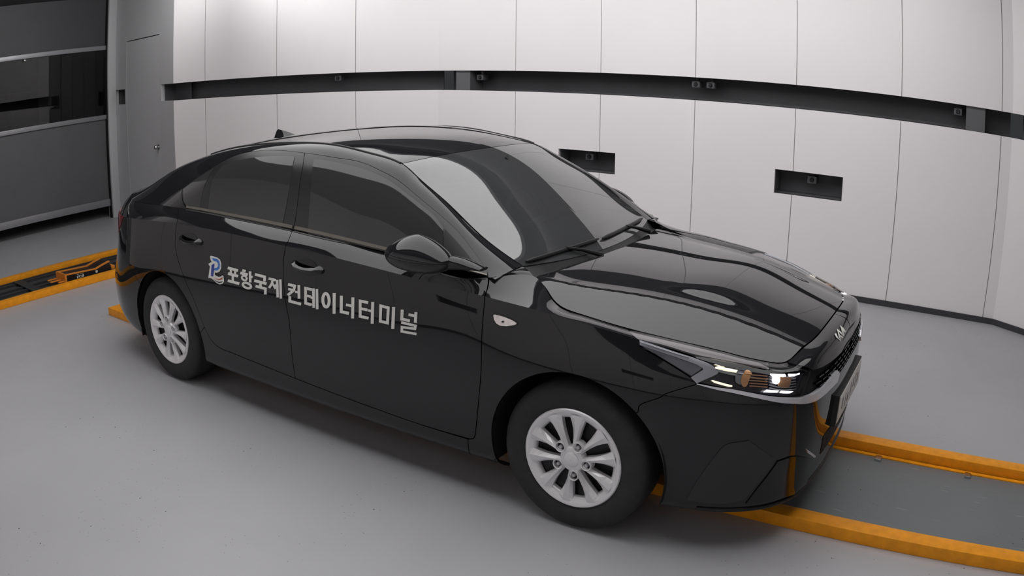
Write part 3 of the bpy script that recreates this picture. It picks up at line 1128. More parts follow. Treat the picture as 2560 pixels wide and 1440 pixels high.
def surf_mesh(S, poly, du=.035, dv=.03, off=0.0, rim=0.012, side=-1, both=False, flip_rim=False):
    """mesh of the surface inside a uv polygon; rim folds the edge inwards. returns verts, faces, normals"""
    poly = [tuple(p) for p in poly]
    us = [p[0] for p in poly]
    vs = [p[1] for p in poly]
    gu = np.arange(math.floor(min(us) / du), math.ceil(max(us) / du) + 1) * du
    gv = list(np.arange(math.floor(min(vs) / dv), math.ceil(max(vs) / dv) + 1) * dv)
    for c in S.creases:
        gv = [g for g in gv if abs(g - c) > dv * .3] + [c]
    gv = sorted(gv)
    key, uvs, vref, faces = {}, [], [], []

    def vid(p, vr):
        band = sum(vr >= c for c in S.creases)
        k = (round(p[0] * 2e4), round(p[1] * 2e4), band)
        if k not in key:
            key[k] = len(uvs)
            uvs.append(p)
            vref.append(vr)
        return key[k]
    for a, b in zip(gu, gu[1:]):
        st = clip_half(clip_half(poly, 0, a, False), 0, b, True)
        if len(st) < 3:
            continue
        for c, d in zip(gv, gv[1:]):
            ce_ = clip_half(clip_half(st, 1, c, False), 1, d, True)
            if len(ce_) < 3:
                continue
            ids = []
            for p in ce_:
                i = vid(p, (c + d) / 2)
                if not ids or ids[-1] != i:
                    ids.append(i)
            if len(ids) > 2 and ids[0] == ids[-1]:
                ids.pop()
            if len(set(ids)) == len(ids) and len(ids) >= 3:
                faces.append(ids)
            elif len(set(ids)) >= 3:
                seen, o2 = set(), []
                for i in ids:
                    if i not in seen:
                        seen.add(i)
                        o2.append(i)
                faces.append(o2)
    uvs = np.array(uvs)
    vref = np.array(vref)
    P = S.ev(uvs[:, 0], uvs[:, 1], vref)
    N = S.nrm(uvs[:, 0], uvs[:, 1], vref)
    P = P + N * off
    # outward winding for the y > 0 half
    good = []
    for f in faces:
        fn = np.zeros(3)
        for i in range(1, len(f) - 1):
            fn += np.cross(P[f[i]] - P[f[0]], P[f[i + 1]] - P[f[0]])
        if np.linalg.norm(fn) < 1e-9:
            continue
        good.append(f if fn @ N[f[0]] > 0 else f[::-1])
    faces = good
    if rim:
        # boundary edges found on welded positions
        pk = {}
        rep = [pk.setdefault(tuple(np.round(p * 5e3).astype(int)), i) for i, p in enumerate(P)]
        cnt = {}
        for f in faces:
            for i in range(len(f)):
                a, b = f[i], f[(i + 1) % len(f)]
                k = (min(rep[a], rep[b]), max(rep[a], rep[b]))
                cnt.setdefault(k, []).append((a, b))
        V2, N2, F2 = list(P), list(N), list(faces)
        for k, l in cnt.items():
            if len(l) == 1 and k[0] != k[1]:
                a, b = l[0]
                if both and abs(P[a][1]) < 1e-4 and abs(P[b][1]) < 1e-4:
                    continue
                en = np.cross(P[b] - P[a], N[a])
                ln = np.linalg.norm(en)
                if ln < 1e-9:
                    continue
                en /= ln
                j = len(V2)
                V2 += [P[a], P[b], P[b] - N[b] * rim, P[a] - N[a] * rim]
                N2 += [en] * 4
                F2.append([j + 1, j, j + 3, j + 2])
        P, N, faces = np.array(V2), np.array(N2), F2
    if both:
        n0 = len(P)
        P = np.concatenate([P, P * (1, -1, 1)])
        N = np.concatenate([N, N * (1, -1, 1)])
        faces = faces + [[i + n0 for i in f[::-1]] for f in faces]
    elif side < 0:
        P, N = P * (1, -1, 1), N * (1, -1, 1)
        faces = [f[::-1] for f in faces]
    return P, faces, N


def panel(name, S, poly, material, parent, side=-1, label=None, **kw):
    P, F, N = surf_mesh(S, poly, side=side, **kw)
    o = mesh_obj(name, P, F, material, parent, smooth=True, normals=N)
    if label:
        o['label'] = label
    return o
# ------------------------------------------------------------------ car materials
mat('paint', srgb(30, 30, 32), rough=0.02, spec=0.5)
mat('frame_black', srgb(40, 40, 41), rough=0.22, spec=0.5)
mat('plastic_black', srgb(22, 22, 23), rough=0.45, spec=0.4, bump=(300, 0.1))
mat('gloss_black', srgb(8, 8, 9), rough=0.05)
mat('side_glass', srgb(54, 54, 55), rough=0.0, spec=0.55)
glass_mat('screen_glass', (0.30, 0.33, 0.32), 2.05, 0.35)
glass_mat('lamp_glass', (0.93, 0.94, 0.96), 1.35)
mat('chrome', srgb(222, 222, 227), rough=0.22, metal=0.45)
mat('belt_trim', srgb(122, 119, 111), rough=0.25, metal=0.6)
mat('rubber', srgb(54, 54, 55), rough=0.75, spec=0.25, noise=(25, 0.1))
mat('wheel_cover', srgb(234, 233, 234), rough=0.28, metal=0.3)
mat('wheel_steel', srgb(46, 46, 49), rough=0.45, metal=0.3)
mat('nut', srgb(190, 190, 194), rough=0.3, metal=0.4)
mat('lamp_base', srgb(20, 19, 30), rough=0.25)
mat('lamp_bezel_sheen', srgb(165, 160, 160), rough=0.3, metal=0.15, bump=(500, 0.15))  # silver bezel and the ceiling's reflection in the lens, painted as one grey
mat('drl_grey', srgb(214, 215, 219), rough=0.25, metal=0.1)
mat('drl_edge', srgb(140, 141, 146), rough=0.25, metal=0.15)
mat('led', (1.0, 0.99, 0.97), emit=1.6)
mat('led_warm', (1.0, 0.93, 0.72), emit=0.75)
mat('bulb', (1.0, 0.95, 0.95), emit=2.2)
mat('amber', srgb(238, 176, 122), rough=0.25, metal=0.15)
mat('bronze', srgb(186, 140, 104), rough=0.3, metal=0.3)
mat('indicator', srgb(235, 225, 222), rough=0.12, noise=(90, 0.12))
mat('tail_red', srgb(120, 26, 34), rough=0.06)
mat('plate_white', srgb(222, 220, 214), rough=0.4)
mat('plate_ink', srgb(96, 94, 92), rough=0.5)
mat('sticker_white', srgb(228, 228, 222), rough=0.35)
mat('sticker_black', srgb(8, 8, 14), rough=0.3)
mat('sticker_blue', srgb(40, 60, 150), rough=0.35)
mat('sticker_sky', srgb(60, 120, 200), rough=0.35)
mat('sticker_red', srgb(170, 80, 50), rough=0.35)
mat('under_black', srgb(10, 10, 11), rough=0.8)
mat('cabin', srgb(34, 34, 37), rough=0.7)
mat('cabin_light', srgb(58, 58, 62), rough=0.7)
mat('mirror_glass', srgb(200, 205, 210), rough=0.02, metal=1.0)

car = empty('car', (0, 0, 0))
tag(car, 'black four-door saloon car with silver wheel covers and white Korean lettering on its doors', 'car')


# ------------------------------------------------------------------ tracing helpers
def T(S, curves, n=5):
    """like trace(), but a point may carry 't' / 'b' to sit on the surface's top / bottom edge,
    or be ('uv', u, v) directly"""
    out = []
    for c in curves:
        uv = []
        for p in c:
            if p[0] == 'uv':
                uv.append(np.array([p[1], p[2]]))
                continue
            q = locate(S, p[0], p[1])
            if len(p) > 2:
                q[1] = {'t': S.v1, 'b': S.v0}[p[2]]
            uv.append(q)
        uv = catmull(uv, n) if len(uv) > 2 else np.array(uv)
        if out and np.linalg.norm(out[-1] - uv[0]) < 1e-4:
            uv = uv[1:]
        out += list(uv)
    if np.linalg.norm(out[0] - out[-1]) < 1e-4:
        out.pop()
    return np.array(out)


def uv_at(S, target, axes):
    """(u, v) of a surface where two coordinates match, e.g. axes (0, 2) for x and z; y > 0 half"""
    U, V, Q, front = dense(S)
    if not hasattr(S, '_p'):
        S._p = S.ev(U, V)
    t = np.array(target, float)
    k = int(np.argmin(((S._p[:, axes] - t) ** 2).sum(1)))
    u, v = U[k], V[k]
    for _ in range(12):
        e = 2e-4
        q = S.ev([u, u + e, u], [v, v, v + e])[:, axes]
        J = np.stack([(q[1] - q[0]) / e, (q[2] - q[0]) / e], 1)
        st = np.clip(np.linalg.lstsq(J, t - q[0], rcond=None)[0], -.05, .05)
        u = min(max(u + st[0], S.u0), S.u1)
        v = min(max(v + st[1], S.v0), S.v1)
    return ('uv', u, v)


def arch(cx, cz, r, a0, a1, n=14):
    pts = []
    for k in range(n + 1):
        a = math.radians(a0 + (a1 - a0) * k / n)
        pts.append(uv_at(BODY, (cx + r * math.cos(a), cz + r * math.sin(a)), (0, 2)))
    return pts


def pair(name, S, poly, material, parent=car, **kw):
    """the near part and its mirrored twin on the far side"""
    a = panel(name, S, poly, material, parent, side=-1, **kw)
    b = panel(name, S, poly, material, parent, side=1, **kw)
    return a, b


G = 0.0022          # half a shut line

# front arch runs from low behind the wheel over the top to low ahead of it
ARCH_F = arch(.010, .312, .369, 206, -24, 20)
ARCH_R = arch(-2.672, .315, .366, 206, -24, 20)      # from rear low over the top to the front low
NF = len(ARCH_F)

B_GAP = [(732, 575, 't'), (722, 598), (713, 617), (709, 645), (708, 670), (708, 694), (713, 750), (722, 800), (726, 840), (729, 880), (738, 946)]
A_GAP = [(1219, 697, 't'), (1221, 711), (1212, 741), (1209, 782), (1205, 835), (1203, 921), (1198, 985), (1192, 1052), (1188, 1086)]

# doors, below the belt line
FD = T(BODY, [[(732, 575, 't'), (920, 620, 't'), (1060, 655, 't'), (1219, 697, 't')], A_GAP, [(1188, 1086), (1184, 1096), (1173, 1097)],
              [(1173, 1097), (1050, 1061), (917, 1014), (820, 978), (738, 946)], B_GAP[::-1]])
front_door = pair('front_door', BODY, inset(FD, G), 'paint', du=.03, dv=.025)
RGAP = [(447, 519, 't'), (443, 553), (440, 566), (438, 595), (439, 623), (445, 650), (454, 676), (466, 709)]
RD = T(BODY, [[(447, 519, 't'), (517, 532, 't'), (610, 552, 't'), (732, 575, 't')], B_GAP, [(738, 946), (650, 911), (577, 881)],
              [(577, 881), (550, 870), (528, 850), (511, 818), (497, 782), (482, 743), (466, 709)], RGAP[::-1]])
rear_door = pair('rear_door', BODY, inset(RD, G), 'paint', du=.03, dv=.025)

# sill
SILL = T(BODY, [[(511, 818), (528, 850), (550, 870), (577, 881)], [(577, 881), (650, 911), (738, 946), (820, 978), (917, 1014), (1050, 1061), (1170, 1098)], [(1170, 1098), (1169, 1127, 'b')],
                [(1169, 1127, 'b'), (886, 1034, 'b'), (683, 963, 'b'), (530, 908, 'b')], [(530, 908, 'b'), ARCH_R[-1], ARCH_R[-2], ARCH_R[-3], ARCH_R[-4]], [ARCH_R[-4], (511, 818)]])
pair('sill', BODY, inset(SILL, G), 'paint', du=.04, dv=.02)

# front wing
FEN = T(BODY, [[(1219, 697, 't'), (1262, 690, 't'), (1300, 690, 't'), (1337, 686, 't')], [(1337, 686, 't'), (1356, 712, 't'), (1381, 744, 't'), (1409, 767, 't'), (1451, 784, 't'), (1520, 805, 't'), (1570, 819, 't')],
               [(1570, 819, 't'), (1581, 836), (1600, 867)], [(1600, 867), (1660, 902), (1725, 943), (1742, 961)],
               [(1742, 961), (1705, 972), (1662, 986)], [(1662, 986), (1648, 995), (1602, 1012), (1596, 1030)],
               [uv_at(BODY, (.010 + .369 * math.cos(math.radians(a)), .312 + .369 * math.sin(math.radians(a))), (0, 2)) for a in np.linspace(47, 206, 18)],
               [ARCH_F[0], (1232, 1140, 'b'), (1169, 1127, 'b')], [(1169, 1127, 'b'), (1170, 1098)], [(1170, 1098), (1184, 1096), (1188, 1086)], A_GAP[::-1]])
wing = pair('front_wing', BODY, inset(FEN, G), 'paint', du=.03, dv=.025)

# rear quarter panel
BU = [(352, 694), (346, 675), (336, 660), (319, 630), (306, 590)]
QU = T(BODY, [RGAP, [(466, 709), (482, 743), (497, 782), (511, 818)], [(511, 818), ARCH_R[-4]],
              ARCH_R[::-1][3:15], [ARCH_R[6], uv_at(BODY, (-3.1, .66), (0, 2)), uv_at(BODY, (-3.25, .715), (0, 2)), uv_at(BODY, (-3.42, .76), (0, 2))],
              [uv_at(BODY, (-3.42, .76), (0, 2)), uv_at(BODY, (-3.39, .84), (0, 2)), uv_at(BODY, (-3.30, .93), (0, 2))],
              [uv_at(BODY, (-3.30, .93), (0, 2)), uv_at(BODY, (-3.41, .99), (0, 2)), ('uv', uv_at(BODY, (-3.44, 1.03), (0, 2))[1], BODY.v1)],
              [('uv', uv_at(BODY, (-3.44, 1.03), (0, 2))[1], BODY.v1), ('uv', uv_at(BODY, (-3.0, 1.03), (0, 2))[1], BODY.v1), (447, 519, 't')]])
pair('quarter_panel', BODY, inset(QU, G * .6), 'paint', du=.03, dv=.025)

# tail lamp and rear bumper, boot face
# stations near the tail: choose the rear half explicitly
u_tail = BODY.u1
u_c = uv_at(BODY, (-3.30, .9), (0, 2))[1]


def tail_uv(x_or_u, z):
    """v for a height z at the station u near the tail"""
    vv = np.linspace(BODY.v0, BODY.v1, 200)
    zz = BODY.ev(np.full(200, x_or_u), vv)[:, 2]
    return ('uv', x_or_u, float(np.interp(z, zz, vv)))


def u_of_tail_y(y):
    uu = np.linspace(u_c, BODY.u1, 200)
    yy = BODY.ev(uu, np.full(200, BODY.v[6]))[:, 1]
    return float(np.interp(-y, -yy, uu))


u1_, u2_, u3_ = u_of_tail_y(.74), u_of_tail_y(.58), u_of_tail_y(.40)
u_f = uv_at(BODY, (-3.20, .9), (0, 2))[1]
TL = T(BODY, [[tail_uv(u_f, .945), tail_uv(u_c + .03, .83), tail_uv(u1_, .79)], [tail_uv(u1_, .79), tail_uv(u2_, .81), tail_uv(u3_, .84)],
              [tail_uv(u3_, .84), tail_uv(u3_, .945)], [tail_uv(u3_, .945), tail_uv(u2_, .965), tail_uv(u_f, .945)]])
pair('tail_lamp', BODY, TL, 'tail_red', du=.03, dv=.02, off=.003)
RB = T(BODY, [[ARCH_R[6], uv_at(BODY, (-3.1, .66), (0, 2)), uv_at(BODY, (-3.25, .715), (0, 2)), uv_at(BODY, (-3.42, .76), (0, 2))],
              [uv_at(BODY, (-3.42, .76), (0, 2)), tail_uv(u1_, .77), tail_uv(u2_, .76), tail_uv(u3_, .74), tail_uv(BODY.u1, .73)], [tail_uv(BODY.u1, .73), ('uv', BODY.u1, BODY.v0)],
              [('uv', BODY.u1, BODY.v0), ('uv', ARCH_R[0][1] + .02, BODY.v0)], [('uv', ARCH_R[0][1] + .02, BODY.v0), ARCH_R[0]], ARCH_R[0:7]])
panel('rear_bumper', BODY, inset(RB, G * .5), 'paint', car, both=True, du=.04, dv=.03)
BF = T(BODY, [[uv_at(BODY, (-3.42, .765), (0, 2)), tail_uv(u1_, .775), tail_uv(u2_, .765), tail_uv(u3_, .745), tail_uv(BODY.u1, .735)], [tail_uv(BODY.u1, .735), ('uv', BODY.u1, BODY.v1)],
              [('uv', BODY.u1, BODY.v1), ('uv', u2_, BODY.v1), ('uv', uv_at(BODY, (-3.44, 1.03), (0, 2))[1], BODY.v1)],
              [('uv', uv_at(BODY, (-3.44, 1.03), (0, 2))[1], BODY.v1), uv_at(BODY, (-3.41, .99), (0, 2)), uv_at(BODY, (-3.30, .93), (0, 2))],
              [uv_at(BODY, (-3.30, .93), (0, 2)), uv_at(BODY, (-3.39, .84), (0, 2)), uv_at(BODY, (-3.42, .765), (0, 2))]])
panel('boot_face', BODY, BF, 'paint', car, both=True, du=.04, dv=.03, off=-.002)


# ------------------------------------------------------------------ front end
def u_of_nose_y(y, v):
    uu = np.linspace(BODY.u0, BODY.u[9], 200)
    yy = BODY.ev(uu, np.full(200, v))[:, 1]
    return float(np.interp(y, yy, uu))


def nose(y, z):
    """surface coordinates at lateral y and height z on the nose"""
    u = u_of_nose_y(y, BODY.v[6])
    for _ in range(4):
        vv = np.linspace(BODY.v0, BODY.v1, 300)
        zz = BODY.ev(np.full(300, u), vv)[:, 2]
        v = float(np.interp(z, zz, vv))
        u = u_of_nose_y(y, v)
    return ('uv', u, v)


STRIP_LO = [(1742, 962), (1790, 975), (1840, 985), (1915, 1001), (1970, 1009), (2008, 1010), (2036, 1003), (2060, 986), (2090, 955)]
ARCH_FRONT = [uv_at(BODY, (.010 + .369 * math.cos(math.radians(a)), .312 + .369 * math.sin(math.radians(a))), (0, 2)) for a in np.linspace(47, -24, 10)]
BUM = T(BODY, [[(1742, 962), (1705, 972), (1662, 986)], [(1662, 986), (1648, 995), (1602, 1012), (1596, 1030)], ARCH_FRONT,
               [ARCH_FRONT[-1], ('uv', uv_at(BODY, (.42, .22), (0, 2))[1], BODY.v0)], [('uv', uv_at(BODY, (.42, .22), (0, 2))[1], BODY.v0), ('uv', BODY.u0, BODY.v0)],
               [('uv', BODY.u0, BODY.v0), nose(0, .645)], [nose(0, .645), nose(.15, .645), nose(.27, .645)],
               [nose(.27, .645), (2090, 955)], STRIP_LO[::-1]])
bumper = panel('front_bumper', BODY, inset(BUM, G * .5), 'paint', car, both=True, du=.025, dv=.025)
HL_TOP = [(1570, 820, 't'), (1650, 839, 't'), (1735, 860, 't'), (1840, 882, 't'), (1905, 894, 't'), (1965, 905, 't')]
GR_TOP = [(2032, 928), (2058, 917), (2080, 903), (2100, 885)]
NOSE = T(BODY, [[(1968, 906, 't'), (2000, 877, 't'), (2040, 838, 't'), ('uv', u_of_nose_y(.22, BODY.v1), BODY.v1), ('uv', BODY.u0, BODY.v1)], [('uv', BODY.u0, BODY.v1), nose(0, .712)],
                [nose(0, .712), nose(.12, .712), (2100, 885), (2080, 903), (2058, 917), (2032, 926)], [(2032, 926), (2000, 914), (1968, 906, 't')]])
nose_o = panel('nose_panel', BODY, inset(NOSE, G * .5), 'paint', car, both=True, du=.025, dv=.02)

# grille: dark recess with a staggered mesh of short bars
GRI = T(BODY, [[(2032, 926), (2058, 917), (2080, 903), (2100, 885), nose(.12, .712), nose(0, .712)], [nose(0, .712), nose(0, .648)],
               [nose(0, .648), nose(.15, .648), nose(.27, .648)], [nose(.27, .648), (2088, 940), (2060, 972), (2030, 990), (2008, 995)], [(2008, 995), (2020, 960), (2032, 926)]])
grille = panel('grille', BODY, GRI, 'under_black', car, both=True, du=.03, dv=.02, off=-.018, rim=0)
LOW = []
bm_parts = []
for row, zt in enumerate((.700, .683, .666, .650, .634)):
    for k in range(-10, 11):
        yc = (k + (row % 2) * .5) * .058
        if abs(yc) > .52 or (zt < .645 and abs(yc) < .30):
            continue
        a = nose(abs(yc) + .021, zt)
        b = nose(max(abs(yc) - .021, 0), zt)
        sg = 1 if yc >= 0 else -1
        if abs(yc) < .022:
            continue
        pa = BODY.ev([a[1], b[1]], [a[2], b[2]])
        nn = BODY.nrm([a[1], b[1]], [a[2], b[2]])
        bm_parts.append((pa * (1, sg, 1), nn * (1, sg, 1)))
for pa, nn in bm_parts:
    bm = bmesh.new()
    d = Vector(pa[1] - pa[0])
    n_ = Vector((nn[0] + nn[1]) / 2).normalized()
    upv = n_.cross(d).normalized()
    if upv.z < 0:
        upv = -upv
    A, B = Vector(pa[0]), Vector(pa[1])
    prism(bm, [A - upv * .004 - n_ * .016, A + upv * .004 - n_ * .016, A + upv * .0025 - n_ * .002, A - upv * .0025 - n_ * .002], d)
    bm_obj('grille_bar', bm, 'gloss_black', grille)

# chrome strip under the lamp
CH = T(BODY, [[(1742, 959), (1790, 968), (1840, 975), (1915, 989), (1960, 994), (2003, 993), (2030, 986), (2060, 962), (2084, 934), (2091, 926)], [(2091, 926), (2096, 934), (2091, 954)],
              [(2091, 954), (2060, 985), (2036, 1002), (2008, 1009), (1970, 1008), (1915, 1000), (1840, 984), (1790, 974), (1742, 961)]])
pair('chrome_strip', BODY, CH, 'chrome', du=.02, dv=.012, off=.006, rim=.02)

# headlamp: dark housing, grey light guide, LED bars, bulb, clear cover
HLP = T(BODY, [HL_TOP, [(1965, 905, 't'), (2000, 914), (2030, 926)], [(2030, 926), (2018, 960), (2008, 993)], [(2008, 993), (1960, 993), (1915, 987), (1840, 974), (1790, 966), (1744, 958)],
               [(1744, 958), (1727, 942), (1660, 900), (1602, 866)], [(1602, 866), (1582, 836), (1570, 820, 't')]])
lamps = []
for sd in (-1, 1):
    hl = panel('headlamp', BODY, inset(HLP, .001), 'lamp_base', car, side=sd, du=.025, dv=.015, off=-.032, rim=0)
    hl['label'] = 'clear headlamp with lit bulb and white light bars'
    lamps.append(hl)

    def lp_(name, pts, m, off, rim=.006, **kw):
        return panel(name, BODY, T(BODY, pts, 4), m, hl, side=sd, du=.02, dv=.01, off=off, rim=rim, **kw)
    panel('lamp_cover', BODY, inset(HLP, .002), 'lamp_glass', hl, side=sd, du=.02, dv=.012, off=.0, rim=0)
    # inner bezels; the top one's grey includes a painted ceiling reflection
    lp_('top_bezel_sheen', [[(1573, 822), (1650, 841), (1735, 861), (1840, 883), (1900, 895)], [(1900, 895), (1925, 915)], [(1925, 915), (1870, 906), (1800, 893), (1735, 880), (1660, 857), (1587, 840)], [(1587, 840), (1573, 822)]], 'lamp_bezel_sheen', -.008)
    lp_('inner_bezel', [[(1902, 896), (1962, 906), (2000, 916), (2024, 928)], [(2024, 928), (1985, 922), (1927, 915)], [(1927, 915), (1902, 896)]], 'frame_black', -.009)
    lp_('light_guide', [[(1592, 848), (1650, 866), (1710, 886), (1765, 905)], [(1765, 905), (1783, 915), (1797, 930)], [(1797, 930), (1790, 937), (1742, 959)], [(1742, 959), (1727, 944)],
                        [(1727, 944), (1759, 924)], [(1759, 924), (1756, 919), (1742, 911)], [(1742, 911), (1690, 893), (1640, 876), (1600, 862)], [(1600, 862), (1592, 848)]], 'drl_grey', -.006, .012)
    lp_('guide_inner', [[(1602, 865), (1650, 880), (1700, 898), (1748, 916)], [(1748, 916), (1755, 921), (1729, 939)], [(1729, 939), (1700, 922), (1650, 893), (1602, 865)]], 'drl_edge', -.016)
    for nm, q in (('led_bar', [(1787, 911), (1800, 908), (1848, 918), (1845, 922)]), ('led_bar', [(1779, 951), (1784, 950), (1833, 963), (1833, 967), (1825, 967), (1788, 957)])):
        lp_(nm, [[q[i], q[(i + 1) % len(q)]] for i in range(len(q))], 'led_warm', -.014)
    for q in ([(1930, 927), (1966, 929), (1970, 935), (1938, 934)], [(1975, 929), (2006, 931), (2005, 935), (1979, 935)],
              [(1922, 974), (1953, 976), (1948, 982), (1913, 981)], [(1960, 977), (1990, 979), (1982, 984), (1956, 983)]):
        lp_('led_bar', [[q[i], q[(i + 1) % 4]] for i in range(4)], 'led', -.014)
    # ribbed reflector
    for k in range(5):
        y = 934 + k * 7.2
        q = [(1878, y), (1926, y + 3), (1925, y + 6), (1877, y + 3)]
        lp_('reflector_rib', [[q[i], q[(i + 1) % 4]] for i in range(4)], 'bronze', -.020)
    for k in range(5):
        y = 937 + k * 7.5
        q = [(1931, y), (2000, y + 5), (1999, y + 8), (1930, y + 3)]
        lp_('reflector_rib', [[q[i], q[(i + 1) % 4]] for i in range(4)], 'drl_edge', -.022)
    lp_('lamp_barrel', [[(1845, 925), (1858, 921), (1868, 922)], [(1868, 922), (1862, 945), (1855, 962)], [(1855, 962), (1843, 955), (1842, 940), (1845, 925)]], 'drl_edge', -.018)
    lp_('amber_lens', [[(1864, 922), (1872, 918), (1879, 922)], [(1879, 922), (1879, 940), (1871, 962), (1864, 968)], [(1864, 968), (1857, 962), (1857, 942), (1864, 922)]], 'amber', -.012)
    lp_('bulb_shield', [[(1958, 940), (1985, 941)], [(1985, 941), (1983, 962), (1975, 969)], [(1975, 969), (1953, 964)], [(1953, 964), (1958, 940)]], 'bronze', -.018)
    c_uv = locate(BODY, 1946, 948)
    c3 = (BODY.ev([c_uv[0]], [c_uv[1]]) - BODY.nrm([c_uv[0]], [c_uv[1]]) * .016)[0] * (1, sd, 1)
    bm = bmesh.new()
    bmesh.ops.create_uvsphere(bm, u_segments=16, v_segments=10, radius=.0155)
    bmesh.ops.translate(bm, verts=bm.verts[:], vec=Vector(c3))
    bm_obj('bulb', bm, 'bulb', hl, True)
    lp_('divider_fin', [[(2014, 938), (2021, 939)], [(2021, 939), (2003, 985)], [(2003, 985), (1998, 982)], [(1998, 982), (2014, 938)]], 'frame_black', -.008)

# lower intake, side pods and lip of the bumper
LI = T(BODY, [[nose(0, .41), nose(.25, .41), nose(.34, .40)], [nose(.34, .40), nose(.30, .30)], [nose(.30, .30), nose(0, .295)], [nose(0, .295), nose(0, .41)]])
li = panel('lower_intake', BODY, LI, 'under_black', bumper, both=True, du=.03, dv=.02, off=.002, rim=.004)
for row, zt in enumerate((.392, .366, .340, .314)):
    for k in range(1, 6):
        yc = (k - (row % 2) * .5) * .056
        if yc > .27 - row * .005:
            continue
        a, b = nose(yc + .018, zt - .004), nose(max(yc - .018, .002), zt + .004)
        for sg in (-1, 1):
            pa = BODY.ev([a[1], b[1]], [a[2], b[2]]) * (1, sg, 1)
            nn = BODY.nrm([a[1]], [a[2]])[0] * (1, sg, 1)
            bm = bmesh.new()
            prism(bm, [Vector(pa[0]) + Vector((0, 0, -.003)) + Vector(nn) * .001, Vector(pa[0]) + Vector((0, 0, .003)) + Vector(nn) * .001,
                       Vector(pa[0]) + Vector(nn) * .005], Vector(pa[1] - pa[0]))
            bm_obj('mesh_bar', bm, 'gloss_black', li)
POD = T(BODY, [[(1740, 1205), (1780, 1150), (1815, 1112), (1872, 1101)], [(1872, 1101), (1935, 1146)], [(1935, 1146), (1900, 1200), (1858, 1250)], [(1858, 1250), (1800, 1258), (1716, 1250)], [(1716, 1250), (1740, 1205)]])
pair('side_pod', BODY, POD, 'frame_black', bumper, du=.03, dv=.02, off=.003, rim=.006)
CHIN = T(BODY, [[(1864, 1258), (1905, 1205), (1944, 1152)], [(1944, 1152), (1990, 1140), (2034, 1146)], [(2034, 1146), (2022, 1185), (2006, 1222)], [(2006, 1222), (1960, 1242), (1864, 1258)]])
pair('chin_insert', BODY, CHIN, 'gloss_black', bumper, du=.03, dv=.02, off=.005, rim=.008)
ACC = T(BODY, [[(2014, 1122), (2037, 1139)], [(2037, 1139), (2033, 1143), (2018, 1132)], [(2018, 1132), (2014, 1122)]])
pair('chrome_accent', BODY, ACC, 'chrome', bumper, du=.02, dv=.012, off=.006, rim=.008)
# plate on its carrier
pl = empty('number_plate', (.905, 0, .49), car)
pl['label'] = 'white number plate on a dark carrier'
bm = bmesh.new()
prism(bm, [(-.004, -.275, -.068), (-.004, .275, -.068), (-.004, .275, .066), (-.004, -.275, .066)], (-.035, 0, 0))
bm_obj('plate_carrier', bm, 'plastic_black', pl)
box_obj('plate', (-.004, -.26, -.058), (.0, .26, .058), 'plate_white', pl, .0015)
for yy, hh, ww, dz in ((-.19, .05, .02, .008), (-.12, .06, .012, -.004), (-.06, .035, .026, -.012), (.01, .06, .014, 0), (.07, .04, .022, .01), (.13, .06, .012, 0), (.19, .045, .022, -.006)):
    box_obj('plate_mark', (.0, yy - ww / 2, dz - hh / 2), (.0008, yy + ww / 2, dz + hh / 2), 'plate_ink', pl)
# skid lip along the bottom
bm = bmesh.new()
lipu = np.linspace(BODY.u0, uv_at(BODY, (.50, .2), (0, 2))[1], 26)
for sg in (-1, 1):
    P_ = BODY.ev(lipu, np.full(26, BODY.v[1])) * (1, sg, 1)
    N_ = BODY.nrm(lipu, np.full(26, BODY.v[2])) * (1, sg, 1)
    tube(bm, [tuple(p + n * .004 + np.array([0, 0, .004])) for p, n in zip(P_, N_)], .009, 8)
bm_obj('skid_lip', bm, 'plastic_black', bumper, True)


# ------------------------------------------------------------------ strokes laid on a surface (emblem, lettering)
def stroke_obj(name, S, strokes, material, parent, scale, origin, off, width, side=-1, closed_ok=True):
    """strokes: polylines in crop pixels; each becomes a flat band lying on the surface"""
    V, F, Nn = [], [], []
    for st in strokes:
        wd = width
        if isinstance(st, dict):
            wd, st = st['w'], st['p']
        P = np.array(st, float)
        closed = np.linalg.norm(P[0] - P[-1]) < 1e-6 and len(P) > 3
        if closed:
            P = P[:-1]
        m = len(P)
        L, R = [], []
        for i in range(m):
            if closed:
                d0, d1 = P[i] - P[i - 1], P[(i + 1) % m] - P[i]
            else:
                d0 = P[i] - P[i - 1] if i else P[1] - P[0]
                d1 = P[i + 1] - P[i] if i < m - 1 else P[i] - P[i - 1]
            d0, d1 = d0 / np.linalg.norm(d0), d1 / np.linalg.norm(d1)
            n0, n1 = np.array([-d0[1], d0[0]]), np.array([-d1[1], d1[0]])
            nm = (n0 + n1) / max(1 + n0 @ n1, .4)
            L.append(P[i] + nm * wd / 2)
            R.append(P[i] - nm * wd / 2)
        j = len(V)
        for p in [q for ab in zip(L, R) for q in ab]:
            uv = locate(S, p[0] / scale + origin[0], p[1] / scale + origin[1])
            x = S.ev([uv[0]], [uv[1]])[0]
            n = S.nrm([uv[0]], [uv[1]])[0]
            V.append((x + n * off) * (1, side, 1))
            Nn.append(n * (1, side, 1))
        for i in range(m if closed else m - 1):
            k = (i + 1) % m
            f = [j + 2 * i, j + 2 * i + 1, j + 2 * k + 1, j + 2 * k]
            fn = np.cross(V[f[1]] - V[f[0]], V[f[2]] - V[f[0]])
            F.append(f if fn @ Nn[f[0]] > 0 else f[::-1])
    return mesh_obj(name, V, F, material, parent, smooth=True, normals=Nn)


def blob_obj(name, S, pts, material, parent, scale, origin, off, side=-1):
    poly = np.array([locate(S, x / scale + origin[0], y / scale + origin[1]) for x, y in pts])
    return panel(name, S, poly, material, parent, side=side, du=.03, dv=.03, off=off, rim=0)


